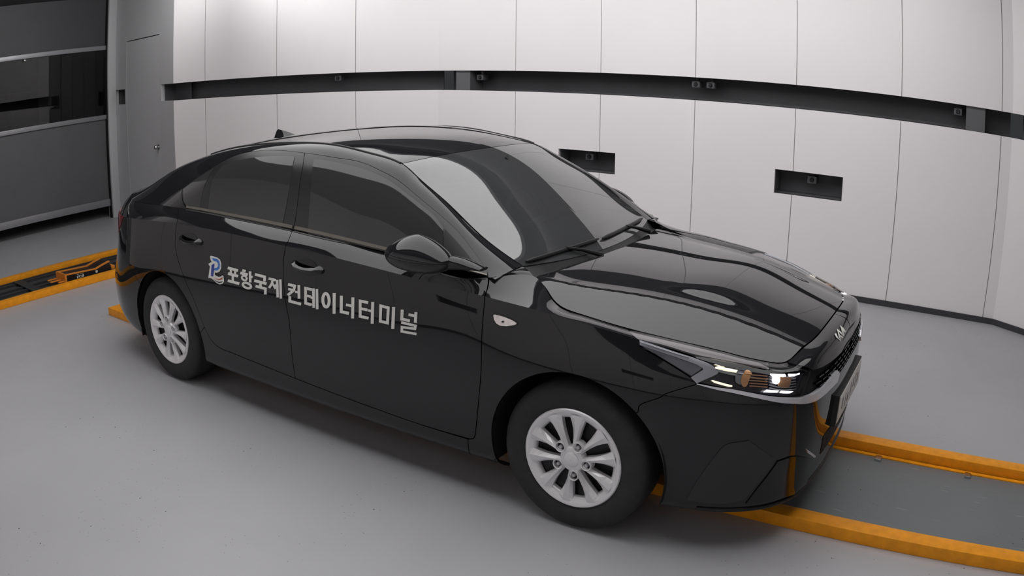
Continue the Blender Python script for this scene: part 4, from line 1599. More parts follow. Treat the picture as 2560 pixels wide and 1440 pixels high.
def ell(cx, cy, rx, ry, sk=0.0, n=14):
    return [(cx + rx * math.cos(2 * math.pi * k / n), cy + ry * math.sin(2 * math.pi * k / n) + sk * rx * math.cos(2 * math.pi * k / n)) for k in range(n)] + [(cx + rx, cy + sk * rx)]


em = stroke_obj('emblem', BODY, [[(395, 800), (440, 915), (565, 1035), (520, 860), (478, 668), (580, 765), (680, 862), (640, 690), (577, 520), (665, 625), (738, 735)], [(550, 862), (645, 930)]],
                'sticker_white', car, 14.4, (2060, 780), .004, 58)
em['label'] = 'small white zigzag emblem on the nose'

# ------------------------------------------------------------------ bonnet
eu = np.linspace(BODY.u0, BODY.u[15], 70)
edge = BODY.ev(eu, np.full(70, BODY.v1))[:, :2]
edge[0, 1] = 0.0
rear_ = catmull(np.array([tuple(edge[-1]), (-.325, .60), (-.30, .45), (-.26, .25), (-.235, 0.0)]), 6)[1:]
poly_h = [tuple(p) for p in edge] + [tuple(p) for p in rear_]
poly_i = inset(np.array(poly_h), .0045)
poly_i[np.abs(np.array(poly_h)[:, 1]) < 1e-6, 1] = 0.0
bonnet = panel('bonnet', HOOD, poly_i, 'paint', car, both=True, du=.018, dv=.012, rim=.012)
# ------------------------------------------------------------------ pillars, windows, roof
F_TOP = [(762, 382), (830, 392), (900, 404), (962, 431), (1025, 474), (1100, 537), (1150, 584), (1190, 636), (1219, 679)]
R_TOP = [(762, 382), (710, 376), (650, 376), (592, 387), (535, 416), (495, 442), (457, 470)]
B_UP = [(762, 382), (757, 415), (750, 455), (742, 520), (735, 574, 'b')]
FF = T(GREEN, [F_TOP, [(1219, 679), (1219, 692, 'b')], [(1219, 692, 'b'), (1060, 652, 'b'), (920, 618, 'b'), (735, 574, 'b')], B_UP[::-1]])
for sd, door in zip((-1, 1), front_door):
    panel('window_frame', GREEN, inset(FF, G * .8), 'frame_black', door, side=sd, du=.04, dv=.03)
FR = T(GREEN, [R_TOP, [(457, 470), (455, 480), (456, 498), (461, 511), (470, 524, 'b')], [(470, 524, 'b'), (517, 532, 'b'), (610, 552, 'b'), (735, 574, 'b')], B_UP[::-1]])
for sd, door in zip((-1, 1), rear_door):
    panel('window_frame', GREEN, inset(FR, G * .8), 'frame_black', door, side=sd, du=.04, dv=.03)
# painted side frame: A pillar, roof rail, C pillar
uA = locate(GREEN, 1275, 654)
SF = T(GREEN, [[(1219, 679), (1190, 636), (1150, 584), (1100, 537), (1025, 474), (962, 431), (900, 404), (830, 392), (762, 382), (710, 376), (650, 376), (592, 387), (535, 416), (495, 442), (457, 470)],
               [(457, 470), (454, 482), (455, 498), (460, 512), (467, 523, 'b')], [(467, 523, 'b'), ('uv', GREEN.u1, GREEN.v0)], [('uv', GREEN.u1, GREEN.v0), ('uv', GREEN.u1, GREEN.v1)],
               [('uv', GREEN.u1, GREEN.v1), ('uv', GREEN.u0, GREEN.v1)], [('uv', GREEN.u0, GREEN.v1), ('uv', GREEN.u0, GREEN.v0)], [('uv', GREEN.u0, GREEN.v0), (1221, 694, 'b')], [(1221, 694, 'b'), (1219, 679)]])
pair('roof_side_frame', GREEN, SF, 'paint', du=.03, dv=.02, rim=.01)
# wing corner between the bonnet, the windscreen foot and the A pillar
for k_, sd in enumerate((-1, 1)):
    n_ = 16
    ca_ = BODY.ev(np.linspace(BODY.u[15], BODY.u[16] + .0, n_), np.full(n_, BODY.v1))
    cb_ = GREEN.ev(np.full(n_, GREEN.u0), np.linspace(GREEN.v1, GREEN.v0, n_))
    bm = bmesh.new()
    rr_ = [[bm.verts.new((a * (1 - t) + b * t + np.array([0, 0, -.002 + .006 * math.sin(math.pi * t)])) * (1, sd, 1)) for a, b in zip(ca_, cb_)] for t in np.linspace(0, 1, 5)]
    for A, B in zip(rr_, rr_[1:]):
        for q in range(n_ - 1):
            bm.faces.new([A[q], A[q + 1], B[q + 1], B[q]])
    bmesh.ops.recalc_face_normals(bm, faces=bm.faces[:])
    bm.normal_update()
    if sum(f.normal.z for f in bm.faces) < 0:
        bmesh.ops.reverse_faces(bm, faces=bm.faces[:])
    bm_obj('wing_corner', bm, 'paint', wing[k_], True)
# side glass
GF = T(GREEN, [[(785, 398), (830, 404), (900, 420), (947, 438), (994, 466), (1050, 510), (1087, 541), (1109, 571)], [(1109, 571), (1108, 610), (1107, 664, 'b')],
               [(1107, 664, 'b'), (920, 618, 'b'), (770, 582, 'b')], [(770, 582, 'b'), (776, 490), (785, 398)]])
GRR = T(GREEN, [[(737, 391), (700, 390), (655, 392), (617, 397), (580, 406), (555, 416)], [(555, 416), (540, 434), (530, 454), (524, 490), (520, 533, 'b')],
                [(520, 533, 'b'), (610, 552, 'b'), (705, 568, 'b')], [(705, 568, 'b'), (722, 480), (737, 391)]])
GQ = T(GREEN, [[(458, 473), (495, 446), (537, 419)], [(537, 419), (522, 442), (508, 475), (498, 529, 'b')], [(498, 529, 'b'), (474, 524, 'b')], [(474, 524, 'b'), (464, 512), (459, 495), (458, 473)]])
SAIL = T(GREEN, [[(1113, 573), (1150, 613), (1180, 650), (1200, 682)], [(1200, 682), (1196, 686, 'b'), (1111, 665, 'b')], [(1111, 665, 'b'), (1111, 615), (1113, 573)]])
for k, sd in enumerate((-1, 1)):
    panel('window_pane', GREEN, GF, 'side_glass', front_door[k], side=sd, du=.04, dv=.03, off=.0016, rim=.0016)
    panel('window_pane', GREEN, GRR, 'side_glass', rear_door[k], side=sd, du=.04, dv=.03, off=.0016, rim=.0016)
    panel('quarter_pane', GREEN, GQ, 'side_glass', rear_door[k], side=sd, du=.04, dv=.03, off=.0016, rim=.0016)
    panel('mirror_sail', GREEN, SAIL, 'plastic_black', front_door[k], side=sd, du=.03, dv=.03, off=.004, rim=.004)
    # belt strips: bright bead over a dark seal
    ua, ub = locate(GREEN, 737, 574)[0], locate(GREEN, 1218, 692)[0]
    uc, ud = locate(GREEN, 466, 522)[0], locate(GREEN, 731, 573)[0]
    for (p, q), dr in (((ua, ub), front_door[k]), ((uc, ud), rear_door[k])):
        lo, hi = min(p, q), max(p, q)
        panel('belt_strip', GREEN, [(lo, GREEN.v0 + .004), (hi, GREEN.v0 + .004), (hi, GREEN.v0 + .014), (lo, GREEN.v0 + .014)], 'belt_trim', dr, side=sd, du=.05, dv=.007, off=.007, rim=.009)
        panel('belt_seal', BODY, [(p2, v2) for p2, v2 in zip(*[[locate(BODY, *project(GREEN.ev([x], [GREEN.v0]) * (1, -1, 1))[0])[0] for x in (lo, hi, hi, lo)], [BODY.v1 - .012, BODY.v1 - .012, BODY.v1, BODY.v1]])],
              'plastic_black', dr, side=sd, du=.05, dv=.006, off=.002, rim=.003)

# roof, screens, boot lid
uT = TOPS.u
vE = TOPS.v1
roof = panel('roof', TOPS, [(uT[4] + .004, TOPS.v0), (uT[10] - .003, TOPS.v0), (uT[10] - .003, vE - .008), (uT[4] + .004, vE - .008)], 'paint', car, both=True, du=.04, dv=.03)
ws = panel('windscreen', TOPS, [(uT[0], TOPS.v0), (uT[4], TOPS.v0), (uT[4], vE - .006), (uT[0], vE - .006)], 'screen_glass', car, both=True, du=.035, dv=.03, rim=.004)
ws['label'] = 'tinted windscreen'
for poly in ([(uT[0], vE - .05), (uT[4], vE - .045), (uT[4], vE - .006), (uT[0], vE - .006)], [(uT[4] - .045, TOPS.v0), (uT[4], TOPS.v0), (uT[4], vE - .045), (uT[4] - .045, vE - .045)],
             [(uT[0], TOPS.v0), (uT[0] + .07, TOPS.v0), (uT[0] + .07, vE - .05), (uT[0], vE - .05)]):
    if abs(poly[0][1] - TOPS.v0) < 1e-6:
        panel('screen_border', TOPS, poly, 'under_black', ws, both=True, du=.04, dv=.03, off=-.005, rim=0)
    else:
        for sd in (-1, 1):
            panel('screen_border', TOPS, poly, 'under_black', ws, side=sd, du=.04, dv=.03, off=-.005, rim=0)
rg = panel('rear_screen', TOPS, [(uT[10], TOPS.v0), (uT[12] - .03, TOPS.v0), (uT[12] - .03, vE - .012), (uT[10], vE - .012)], 'side_glass', car, both=True, du=.035, dv=.03, rim=.004)
boot = panel('boot_lid', TOPS, [(uT[12] - .026, TOPS.v0), (uT[-1], TOPS.v0), (uT[-1], vE - .004), (uT[12] - .026, vE - .004)], 'paint', car, both=True, du=.035, dv=.03, rim=.012)
# boot edge: from lid to the boot face
bm = bmesh.new()
n_ = 16
A_ = TOPS.ev(np.full(n_, uT[-1]), np.linspace(TOPS.v0, TOPS.v1, n_))
ya = A_[:, 1]
Bp = []
for y in ya:
    uu = np.linspace(u_c - .3, BODY.u1, 300)
    pp = BODY.ev(uu, np.full(300, BODY.v1))
    k = int(np.argmin(np.abs(pp[:, 1] - y)))
    Bp.append(pp[k])
for sg in (-1, 1):
    va = [bm.verts.new(p * (1, sg, 1)) for p in A_]
    vb = [bm.verts.new(p * (1, sg, 1)) for p in Bp]
    for k in range(n_ - 1):
        bm.faces.new([va[k], va[k + 1], vb[k + 1], vb[k]])
bmesh.ops.recalc_face_normals(bm, faces=bm.faces[:])
bm_obj('boot_spoiler', bm, 'paint', boot, True)
for sg in (-1, 1):
    bm = bmesh.new()
    ks = np.linspace(GREEN.u[4] + .01, GREEN.u[10], 40)
    tube(bm, [tuple(p * (1, sg, 1)) for p in GREEN.ev(ks, np.full(40, GREEN.v1)) + np.array([0, 0, -.001])], .0065, 8)
    bm_obj('roof_moulding', bm, 'plastic_black', roof, True)
# roof aerial
bm = bmesh.new()
sec = [(-2.585, 1.342, 1.404, .030), (-2.57, 1.345, 1.414, .028), (-2.53, 1.352, 1.408, .030), (-2.48, 1.36, 1.400, .028), (-2.42, 1.37, 1.386, .02), (-2.385, 1.374, 1.377, .008)]
prev = None
for x, z0, z1, w_ in sec:
    r = [bm.verts.new((x, -w_, z0)), bm.verts.new((x, -w_ * .35, z0 + (z1 - z0) * .7)), bm.verts.new((x, 0, z1)), bm.verts.new((x, w_ * .35, z0 + (z1 - z0) * .7)), bm.verts.new((x, w_, z0))]
    if prev:
        for a in range(4):
            bm.faces.new([prev[a], prev[a + 1], r[a + 1], r[a]])
    else:
        bm.faces.new(r)
    prev = r
bmesh.ops.recalc_face_normals(bm, faces=bm.faces[:])
bm_obj('roof_aerial', bm, 'paint', car, True)

# cowl and wipers
hb = catmull(np.array([(-.325, .635), (-.30, .45), (-.26, .25), (-.235, 0.0)]), 8)
ys = np.linspace(0, .632, 24)
xb = np.interp(ys, hb[::-1, 1], hb[::-1, 0])
ha = np.stack([xb + .01, ys, hood_z(xb, ys) - .012], 1)


def ws_pt(y, du, off=0.0):
    a = min(abs(y) / .632, 1.0)
    v = float(np.interp(a, lat, TOPS.v[1:]))
    p = TOPS.ev([uT[0] + du], [v])[0] + TOPS.nrm([uT[0] + du], [v])[0] * off
    return np.array([p[0], p[1] * (1 if y >= 0 else -1), p[2]])


wb = np.array([ws_pt(y, 0.012) for y in ys]) + np.array([0, 0, -.003])
mdl = (ha + wb) / 2 + np.array([0, 0, -.015])
bm = bmesh.new()
for sg in (-1, 1):
    rws = [[bm.verts.new(p * (1, sg, 1)) for p in R_] for R_ in (ha, mdl, wb)]
    for A, B in zip(rws, rws[1:]):
        for k in range(len(ys) - 1):
            bm.faces.new([A[k], A[k + 1], B[k + 1], B[k]])
bmesh.ops.recalc_face_normals(bm, faces=bm.faces[:])
bm_obj('cowl_panel', bm, 'plastic_black', car, True)
for y0, y1, piv, d0, d1 in ((-.60, -.06, -.18, .015, .055), (-.03, .56, .42, .05, .03)):
    wp = empty('wiper', (0, 0, 0), car)
    bm = bmesh.new()
    yy = np.linspace(y0, y1, 14)
    tube(bm, [tuple(ws_pt(y, d0 + (d1 - d0) * t + .012 * math.sin(math.pi * t), .009)) for t, y in zip(np.linspace(0, 1, 14), yy)], [.004] + [.009] * 12 + [.004], 8)
    bm_obj('wiper_blade', bm, 'plastic_black', wp, True)
    bm = bmesh.new()
    mid_y = (y0 + y1) / 2
    p0 = ws_pt(piv, -.0, 0) + np.array([.05, 0, -.005])
    tube(bm, [tuple(p0), tuple(ws_pt((piv + mid_y) / 2, .018, .016)), tuple(ws_pt(mid_y, (d0 + d1) / 2 + .014, .016))], [.012, .008, .006], 8)
    bm_obj('wiper_arm', bm, 'plastic_black', wp, True)


# ------------------------------------------------------------------ door mirrors
def superell(bm, c, s, p=2.4, n=32, m=18, pv=None):
    """closed super-ellipsoid"""
    pv = pv or p
    f = lambda t, e: math.copysign(abs(t) ** (2 / e), t)
    rings = []
    for i in range(1, m):
        ph = -math.pi / 2 + math.pi * i / m
        rings.append([bm.verts.new((c[0] + s[0] * f(math.cos(ph), pv) * f(math.cos(2 * math.pi * k / n), p),
                                    c[1] + s[1] * f(math.cos(ph), pv) * f(math.sin(2 * math.pi * k / n), p),
                                    c[2] + s[2] * f(math.sin(ph), pv))) for k in range(n)])
    b, t = bm.verts.new((c[0], c[1], c[2] - s[2])), bm.verts.new((c[0], c[1], c[2] + s[2]))
    for A, B in zip(rings, rings[1:]):
        for k in range(n):
            bm.faces.new([A[k], A[(k + 1) % n], B[(k + 1) % n], B[k]])
    for k in range(n):
        bm.faces.new([b, rings[0][(k + 1) % n], rings[0][k]])
        bm.faces.new([t, rings[-1][k], rings[-1][(k + 1) % n]])
    bmesh.ops.recalc_face_normals(bm, faces=bm.faces[:])


# both mirrors are folded flat against the doors
for sd, c_m in ((-1, (-.690, -.905, 1.026)), (1, (-.76, .885, .995))):
    mr = empty('door_mirror', c_m, car)
    rot_ = Matrix.Rotation(sd * math.radians(4), 4, 'Z')

    def mir_part(name, keep_top, m, split=0.0, grow=1.0):
        bm = bmesh.new()
        superell(bm, (0, 0, 0), (.168 * grow, .090 * grow,   .090 if keep_top else .058), 2.2, 48, 28, 1.5 if keep_top else 2.4)
        bmesh.ops.bisect_plane(bm, geom=bm.verts[:] + bm.edges[:] + bm.faces[:], plane_co=(0, 0, split), plane_no=(0, 0, 1), clear_inner=keep_top, clear_outer=not keep_top)
        bmesh.ops.bisect_plane(bm, geom=bm.verts[:] + bm.edges[:] + bm.faces[:], plane_co=(0, -sd * .028, 0), plane_no=(0, -sd, 0), clear_outer=True)
        bmesh.ops.holes_fill(bm, edges=[e for e in bm.edges if len(e.link_faces) == 1])
        bmesh.ops.transform(bm, matrix=rot_, verts=bm.verts[:])
        bmesh.ops.recalc_face_normals(bm, faces=bm.faces[:])
        return bm_obj(name, bm, m, mr, True)
    mir_part('mirror_cap', True, 'paint')
    mir_part('mirror_housing', False, 'frame_black', -.002, .99)
    bm = bmesh.new()
    superell(bm, (0, -sd * .029, .004), (.140, .003, .052), 2.6, 24, 12)
    bmesh.ops.transform(bm, matrix=rot_, verts=bm.verts[:])
    bm_obj('mirror_glass', bm, 'mirror_glass', mr, True)
    bm = bmesh.new()
    # foot: wedge from the hinge end of the housing to the sail on the door
    pr_ = None
    for (x_, y_, z_), a_, b_ in (((.130, -sd * .0, -.006), .034, .024), ((.165, -sd * .018, -.006), .040, .028), ((.20, -sd * .04, -.012), .040, .022), ((.235, -sd * .058, -.02), .036, .014), ((.265, -sd * .07, -.028), .03, .006)):
        r = [bm.verts.new((x_ , y_ + a_ * math.cos(t), z_ + b_ * math.sin(t))) for t in [2 * math.pi * q / 16 for q in range(16)]]
        if pr_:
            for q in range(16):
                bm.faces.new([pr_[q], pr_[(q + 1) % 16], r[(q + 1) % 16], r[q]])
        else:
            bm.faces.new(r)
        pr_ = r
    bm.faces.new(pr_)
    bmesh.ops.recalc_face_normals(bm, faces=bm.faces[:])
    bm_obj('mirror_foot', bm, 'paint', mr, True)

# ------------------------------------------------------------------ door handles and side indicators
for k, sd in enumerate((-1, 1)):
    for dr, (px, py), L_ in ((front_door[k], (768, 666), .098), (rear_door[k], (477, 599), .098)):
        uv = locate(BODY, px, py)
        c = BODY.ev([uv[0]], [uv[1]])[0]
        n = BODY.nrm([uv[0]], [uv[1]])[0]
        t = BODY.ev([uv[0] + .01], [uv[1]])[0] - c
        t /= np.linalg.norm(t)
        if t[0] < 0:
            t = -t
        b = np.cross(t, n)
        b = b if b[2] > 0 else -b
        M_ = np.array([1, sd, 1])
        # shallow cup
        poly = []
        for q in range(28):
            a = 2 * math.pi * q / 28
            e = c + t * (.070 * math.cos(a)) + b * (.040 * math.sin(a) - .004)
            poly.append(uv_at(BODY, (e[0], e[2]), (0, 2))[1:])
        cup = panel('handle_cup', BODY, np.array(poly), 'gloss_black', dr, side=sd, du=.03, dv=.02, off=.0012, rim=.0012)
        bm = bmesh.new()
        pr_ = None
        for s_, h0, h1, up_, dn_ in ((-1.10, .000, .004, .006, -.004), (-1.02, .000, .014, .012, -.012), (-.86, .000, .026, .017, -.017), (-.66, .018, .033, .004, -.020), (-.3, .028, .038, -.001, -.021), (0, .030, .040, -.003, -.022),
                                     (.3, .028, .039, -.001, -.023), (.62, .018, .036, .004, -.024), (.84, .000, .030, .016, -.023), (1.02, .000, .018, .010, -.018), (1.10, .000, .005, .003, -.008)):
            o_c = c + t * (s_ * L_)
            r = [bm.verts.new((o_c + n * nn_ + b * bb_) * M_) for nn_, bb_ in ((h0, up_), (h0 + (h1 - h0) * .75, up_ - .30 * (up_ - dn_)), (h1, up_ - .45 * (up_ - dn_)), (h1 * .96, dn_ + .25 * (up_ - dn_)), (h0 + (h1 - h0) * .5, dn_), (h0, dn_ + .1 * (up_ - dn_)))]
            if pr_:
                for q in range(6):
                    bm.faces.new([pr_[q], pr_[(q + 1) % 6], r[(q + 1) % 6], r[q]])
            else:
                bm.faces.new(r)
            pr_ = r
        bm.faces.new(pr_)
        bmesh.ops.recalc_face_normals(bm, faces=bm.faces[:])
        bm_obj('door_handle', bm, 'paint', dr, True)
    IND = [(275, 500), (300, 478), (345, 472), (700, 565), (1100, 728), (1290, 850), (1285, 890), (1200, 935), (850, 978), (560, 952), (400, 850), (310, 690)]
    ip = np.array([locate(BODY, x / 18 + 1220, y / 18 + 760) for x, y in IND])
    si_ = panel('side_indicator', BODY, inset(ip, -.006), 'gloss_black', wing[k], side=sd, du=.03, dv=.02, off=.002, rim=.002)
    panel('indicator_lens', BODY, inset(ip, -.0005), 'indicator', wing[k], side=sd, du=.01, dv=.01, off=.005, rim=.003)
    dt = np.array([locate(BODY, (700 + 70 * math.cos(a)) / 18 + 1220, (785 + 45 * math.sin(a)) / 18 + 760) for a in np.linspace(0, 2 * math.pi, 9)[:-1]])
    panel('indicator_bulb', BODY, dt, 'sticker_black', wing[k], side=sd, du=.03, dv=.02, off=.0056, rim=0)

# ------------------------------------------------------------------ lettering on the near doors
SC5, O5 = 4.267, (500, 600)
WD = 29
GLYPH = [
    ('r', [[(298, 296), (408, 326)], {'w': 24, 'p': [(332, 316), (330, 362)]}, {'w': 24, 'p': [(378, 326), (376, 376)]}, [(300, 356), (408, 386)], {'w': 26, 'p': [(352, 380), (352, 442)]}, [(298, 432), (421, 466)]]),
    ('r', [{'w': 26, 'p': [(452, 322), (490, 332)]}, [(432, 350), (512, 370)], {'w': 20, 'p': ell(474, 405, 26, 24, .25)}, {'w': 28, 'p': [(536, 334), (537, 452)]}, {'w': 24, 'p': [(545, 392), (563, 396)]}, {'w': 24, 'p': ell(502, 485, 44, 27, .28)}]),
    ('r', [[(588, 366), (692, 393), (690, 440)], [(580, 432), (712, 466)], {'w': 26, 'p': [(648, 455), (648, 500)]}, [(594, 490), (700, 520), (698, 580)]]),
    ('r', [{'w': 26, 'p': [(733, 410), (812, 428)]}, {'w': 26, 'p': [(776, 425), (768, 465), (738, 512)]}, {'w': 24, 'p': [(775, 462), (808, 520)]}, {'w': 24, 'p': [(800, 482), (826, 488)]}, {'w': 26, 'p': [(824, 425), (830, 612)]}, {'w': 26, 'p': [(858, 420), (864, 625)]}]),
    ('f', [[(940, 472), (1012, 490), (1002, 535), (938, 588)], {'w': 24, 'p': [(942, 522), (1003, 536)]}, {'w': 24, 'p': [(1016, 552), (1048, 558)]}, [(1056, 478), (1058, 626)], [(960, 598), (958, 652), (1080, 684)]]),
    ('f', [[(1196, 530), (1128, 514), (1128, 674), (1194, 692)], {'w': 26, 'p': [(1128, 592), (1186, 604)]}, {'w': 24, 'p': [(1182, 612), (1206, 617)]}, {'w': 28, 'p': [(1212, 515), (1214, 722)]}, {'w': 28, 'p': [(1249, 522), (1252, 738)]}]),
    ('f', [{'w': 32, 'p': ell(1346, 642, 34, 72, .2, 18)}, {'w': 32, 'p': [(1434, 566), (1433, 786)]}]),
    ('f', [{'w': 32, 'p': [(1511, 594), (1508, 764), (1592, 782)]}, {'w': 28, 'p': [(1560, 690), (1618, 702)]}, {'w': 32, 'p': [(1634, 612), (1630, 836)]}]),
    ('f', [{'w': 30, 'p': [(1798, 668), (1712, 650), (1711, 814), (1802, 834)]}, {'w': 28, 'p': [(1712, 730), (1790, 746)]}, {'w': 26, 'p': [(1795, 750), (1832, 758)]}, {'w': 32, 'p': [(1846, 660), (1840, 892)]}]),
    ('f', [{'w': 30, 'p': [(1932, 702), (2012, 722), (2004, 884), (1926, 866), (1932, 702)]}, {'w': 34, 'p': [(2070, 714), (2060, 948)]}]),
    ('f', [{'w': 32, 'p': [(2162, 742), (2156, 842), (2244, 862)]}, {'w': 28, 'p': [(2228, 794), (2292, 808)]}, {'w': 32, 'p': [(2308, 768), (2302, 882)]}, {'w': 26, 'p': [(2150, 878), (2304, 914), (2298, 946), (2158, 928), (2156, 974), (2314, 1002)]}]),
]
for dk, strokes in GLYPH:
    dr = (front_door if dk == 'f' else rear_door)[0]
    edge_ = [{'w': (s['w'] if isinstance(s, dict) else WD) + 12, 'p': s['p'] if isinstance(s, dict) else s} for s in strokes]
    stroke_obj('letter_edge', BODY, edge_, 'sticker_black', dr, SC5, O5, .0010, WD)
    stroke_obj('letter', BODY, strokes, 'sticker_white', dr, SC5, O5, .0018, WD)
# round company sign before the lettering: blue P with a swoosh (crop scale 10.29 at 500, 620)
SP, OP = 10.2875, (500, 620)
W_OUT = [(262, 205), (300, 198), (450, 245), (520, 300), (552, 400), (548, 520), (510, 600), (455, 632), (385, 632), (385, 690), (470, 740), (540, 735), (575, 700), (605, 720), (625, 860), (585, 915), (510, 935), (430, 900), (350, 820), (285, 775), (215, 770), (228, 690), (258, 470), (225, 430), (225, 400), (300, 360), (275, 300)]
dr = rear_door[0]
ctr_ = np.mean(W_OUT, axis=0)
cx_, cy_ = ctr_
lg = blob_obj('sign', BODY, [(cx_ + (x - cx_) * 1.06, cy_ + (y - cy_) * 1.05) for x, y in W_OUT], 'sticker_black', dr, SP, OP, .0008)
blob_obj('sign_white', BODY, W_OUT, 'sticker_white', dr, SP, OP, .0014)
blob_obj('sign_gap', BODY, [(400, 650), (520, 700), (600, 660), (560, 700), (540, 728), (470, 728), (400, 690)], 'sticker_black', dr, SP, OP, .0019)
blob_obj('sign_blue', BODY, [(300, 440), (370, 395), (378, 420), (368, 560), (345, 735), (285, 720)], 'sticker_blue', dr, SP, OP, .0020)
blob_obj('sign_sky', BODY, [(300, 255), (440, 275), (500, 330), (518, 430), (505, 530), (455, 575), (370, 575), (372, 520), (440, 505), (468, 460), (462, 390), (430, 350), (360, 335)], 'sticker_sky', dr, SP, OP, .0020)
blob_obj('sign_red', BODY, [(365, 745), (440, 790), (510, 790), (585, 750), (580, 800), (520, 822), (440, 810)], 'sticker_red', dr, SP, OP, .0020)
blob_obj('sign_dark', BODY, [(340, 775), (430, 850), (510, 870), (600, 850), (560, 885), (500, 900), (420, 865)], 'sticker_black', dr, SP, OP, .0020)

# ------------------------------------------------------------------ wheels
WR, WY = .316, .765
TYRE = [(.203, .080), (.212, .092), (.232, .101), (.262, .104), (.288, .100), (.304, .090), (.3125, .076), (.3155, .055), (.316, .0), (.3155, -.055), (.3125, -.076), (.30, -.095), (.262, -.104), (.212, -.092), (.203, -.08)]


def build_wheel(cx, sd, phase):
    root = empty('wheel', (cx, sd * WY, WR - .002), car)
    S_ = lambda prof: [(r, h * sd) for r, h in prof]

    def lt(name, prof, m, n=64, sm=True):
        bm = bmesh.new()
        lathe(bm, S_(prof), (0, 0, 0), 'y', n)
        bmesh.ops.recalc_face_normals(bm, faces=bm.faces[:])
        return bm_obj(name, bm, m, root, sm)
    lt('tyre', TYRE, 'rubber', 72)
    lt('wheel_disc', [(.001, .058), (.06, .058), (.09, .046), (.15, .044), (.19, .062), (.204, .078), (.205, -.08)], 'wheel_steel')
    lt('cover_rim', [(.2115, .082), (.211, .094), (.207, .0985), (.199, .0985), (.186, .092), (.176, .086), (.169, .076), (.168, .066)], 'wheel_cover', 80)
    lt('cover_hub', [(.001, .104), (.024, .1035), (.030, .101), (.0315, .098), (.034, .0975), (.043, .0985), (.050, .096), (.056, .086), (.057, .07)], 'wheel_cover', 40)

    def pt(r, a, h):
        return (r * math.cos(a), h * sd, r * math.sin(a))
    for q in range(10):
        lug = math.radians(phase + 72 * (q // 2))
        s = 1 if q % 2 else -1
        a0 = lug + s * math.radians(17.5)
        bm = bmesh.new()
        rows_ = []
        #            r,    angle shift, half width outer side, inner side, ridge h, edge h
        for r, sh, wo, wi, hr, he in ((.040, -.12, .013, .010, .099, .090), (.066, -.03, .0125, .010, .101, .088), (.095, .0, .0135, .012, .100, .086), (.125, .01, .018, .0165, .099, .085), (.155, .02, .026, .024, .099, .086), (.178, .03, .034, .031, .099, .089), (.192, .03, .037, .034, .0985, .094)):
            a = a0 + s * sh
            da = 1.0 / r
            rows_.append([bm.verts.new(pt(r, a + s * wo * da, he - .02)), bm.verts.new(pt(r, a + s * wo * da, he)), bm.verts.new(pt(r, a + s * wo * .25 * da, hr)),
                          bm.verts.new(pt(r, a - s * wi * .55 * da, hr - .004)), bm.verts.new(pt(r, a - s * wi * da, he - .002)), bm.verts.new(pt(r, a - s * wi * da, he - .02))])
        for A, B in zip(rows_, rows_[1:]):
            for k in range(5):
                bm.faces.new([A[k], A[k + 1], B[k + 1], B[k]])
        bmesh.ops.recalc_face_normals(bm, faces=bm.faces[:])
        # faces must look outward
        bm.normal_update()
        ref = sum((f.normal.y * f.calc_area() for f in bm.faces))
        if ref * sd < 0:
            bmesh.ops.reverse_faces(bm, faces=bm.faces[:])
        bm_obj('spoke', bm, 'wheel_cover', root, False)
    for q in range(5):
        a = math.radians(phase + 72 * q)
        c = (.066 * math.cos(a), 0, .066 * math.sin(a))
        for nm, prof, m in (('nut_ring', [(.0230, .070), (.0230, .102), (.0212, .1055), (.0178, .1035), (.0168, .090)], 'wheel_cover'), ('nut_well', [(.0005, .091), (.0170, .091)], 'under_black'),
                            ('wheel_nut', [(.0005, .1035), (.0058, .1035), (.0078, .100), (.0085, .091)], 'nut')):
            bm = bmesh.new()
            lathe(bm, S_(prof), c, 'y', 16)
            bmesh.ops.recalc_face_normals(bm, faces=bm.faces[:])
            bm_obj(nm, bm, m, root, True)
    for q in range(12):
        a = math.radians(phase + 30 * q + 10)
        bm = bmesh.new()
        lathe(bm, S_([(.0005, .0475), (.011, .0475)]), (.155 * math.cos(a), 0, .155 * math.sin(a)), 'y', 10)
        bm_obj('disc_hole', bm, 'under_black', root)
    return root


for cx, ph in ((0.0, 66), (-2.70, 88)):
    for sd in (-1, 1):
        build_wheel(cx, sd, ph if sd < 0 else ph + 20)

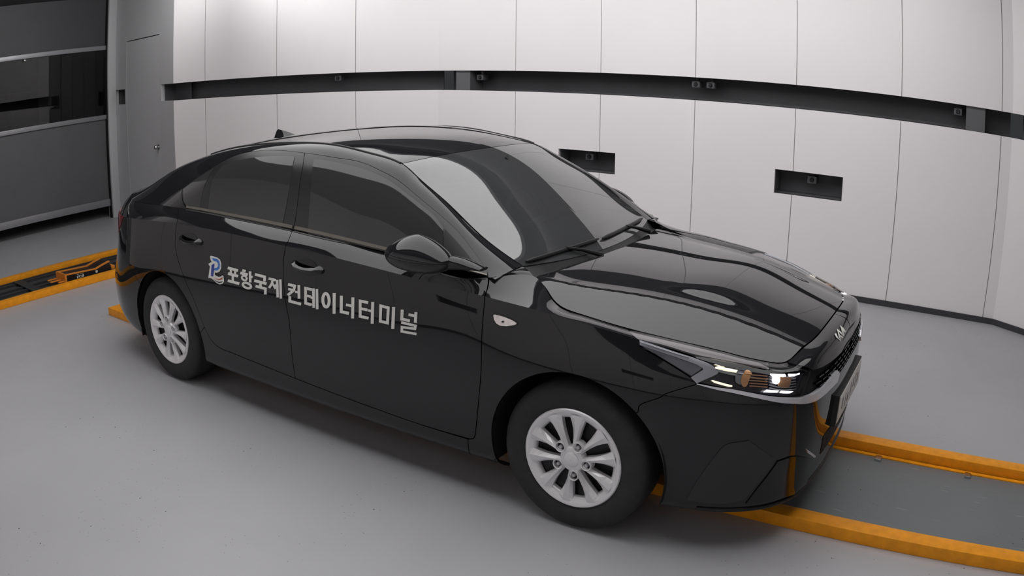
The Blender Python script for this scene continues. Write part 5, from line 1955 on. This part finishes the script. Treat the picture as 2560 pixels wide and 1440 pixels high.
# ------------------------------------------------------------------ arch liners, underside, cabin
for cx, r in ((.010, .380), (-2.672, .377)):
    for sd in (-1, 1):
        bm = bmesh.new()
        ring = []
        for q in range(29):
            a = math.radians(196 - 210 * q / 28)
            ring.append([bm.verts.new((cx + rr * math.cos(a), sd * yy, .312 + rr * math.sin(a))) for rr, yy in ((r, .862 if r > .1 else 0), (r, .56), (.15, .55))])
        for A, B in zip(ring, ring[1:]):
            for k in range(2):
                bm.faces.new([A[k], A[k + 1], B[k + 1], B[k]])
        bmesh.ops.recalc_face_normals(bm, faces=bm.faces[:])
        bm_obj('arch_liner', bm, 'under_black', car, True)
ub = empty('underbody', (0, 0, 0), car)
box_obj('floor_pan', (-3.35, -.54, .17), (.62, .54, .24), 'under_black', ub)
box_obj('centre_pan', (-2.28, -.80, .19), (-.40, .80, .26), 'under_black', ub)
box_obj('bulkhead', (-.42, -.74, .24), (-.36, .74, .90), 'under_black', ub)
box_obj('engine_block', (-.30, -.52, .24), (.70, .52, .74), 'under_black', ub)
box_obj('rear_bulkhead', (-3.30, -.54, .24), (-2.35, .54, .90), 'under_black', ub)
cb = empty('cabin', (0, 0, 0), car)
bm = bmesh.new()
prism(bm, [(-.40, -.70, .72), (-.40, -.70, .955), (-.52, -.70, .985), (-.75, -.70, .985), (-.86, -.70, .93), (-.88, -.70, .72)], (0, 1.40, 0))
bm_obj('dashboard', bm, 'cabin', cb)
for sy_ in (-1, 1):
    st_ = empty('seat', (-1.35, sy_ * .37, 0), cb)
    bm = bmesh.new()
    box(bm, (-.22, -.24, .38), (.28, .24, .56), .04)
    box(bm, (-.40, -.23, .50), (-.26, .23, 1.10), .05, Matrix.Translation((0, 0, 0)) @ Matrix.Rotation(math.radians(-10), 4, 'Y'))
    box(bm, (-.47, -.12, 1.10), (-.37, .12, 1.27), .04)
    bm_obj('seat_cushion', bm, 'cabin_light', st_, True)
bm = bmesh.new()
box(bm, (-2.45, -.62, .40), (-1.95, .62, .60), .05)
box(bm, (-2.62, -.62, .55), (-2.45, .62, 1.12), .05)
bm_obj('rear_bench', bm, 'cabin_light', cb, True)
bm = bmesh.new()
tube(bm, [(-.98 - .06 * math.sin(a), .37 + .18 * math.cos(a), .93 + .17 * math.sin(a)) for a in np.linspace(0, 2 * math.pi, 25)[:-1]], .014, 8, closed=True)
tube(bm, [(-.98, .20, .93), (-.95, .37, .92), (-.98, .54, .93)], .02, 8)
bm_obj('steering_wheel', bm, 'cabin', cb, True)
bm = bmesh.new()
superell(bm, (-.93, 0, 1.285), (.018, .11, .03), 2.8, 24, 12)
tube(bm, [(-.91, 0, 1.30), (-.87, 0, 1.325)], .012, 8)
bm_obj('rear_view_mirror', bm, 'cabin', cb, True)
box_obj('cabin_floor', (-2.4, -.72, .26), (-.45, .72, .30), 'cabin', cb)
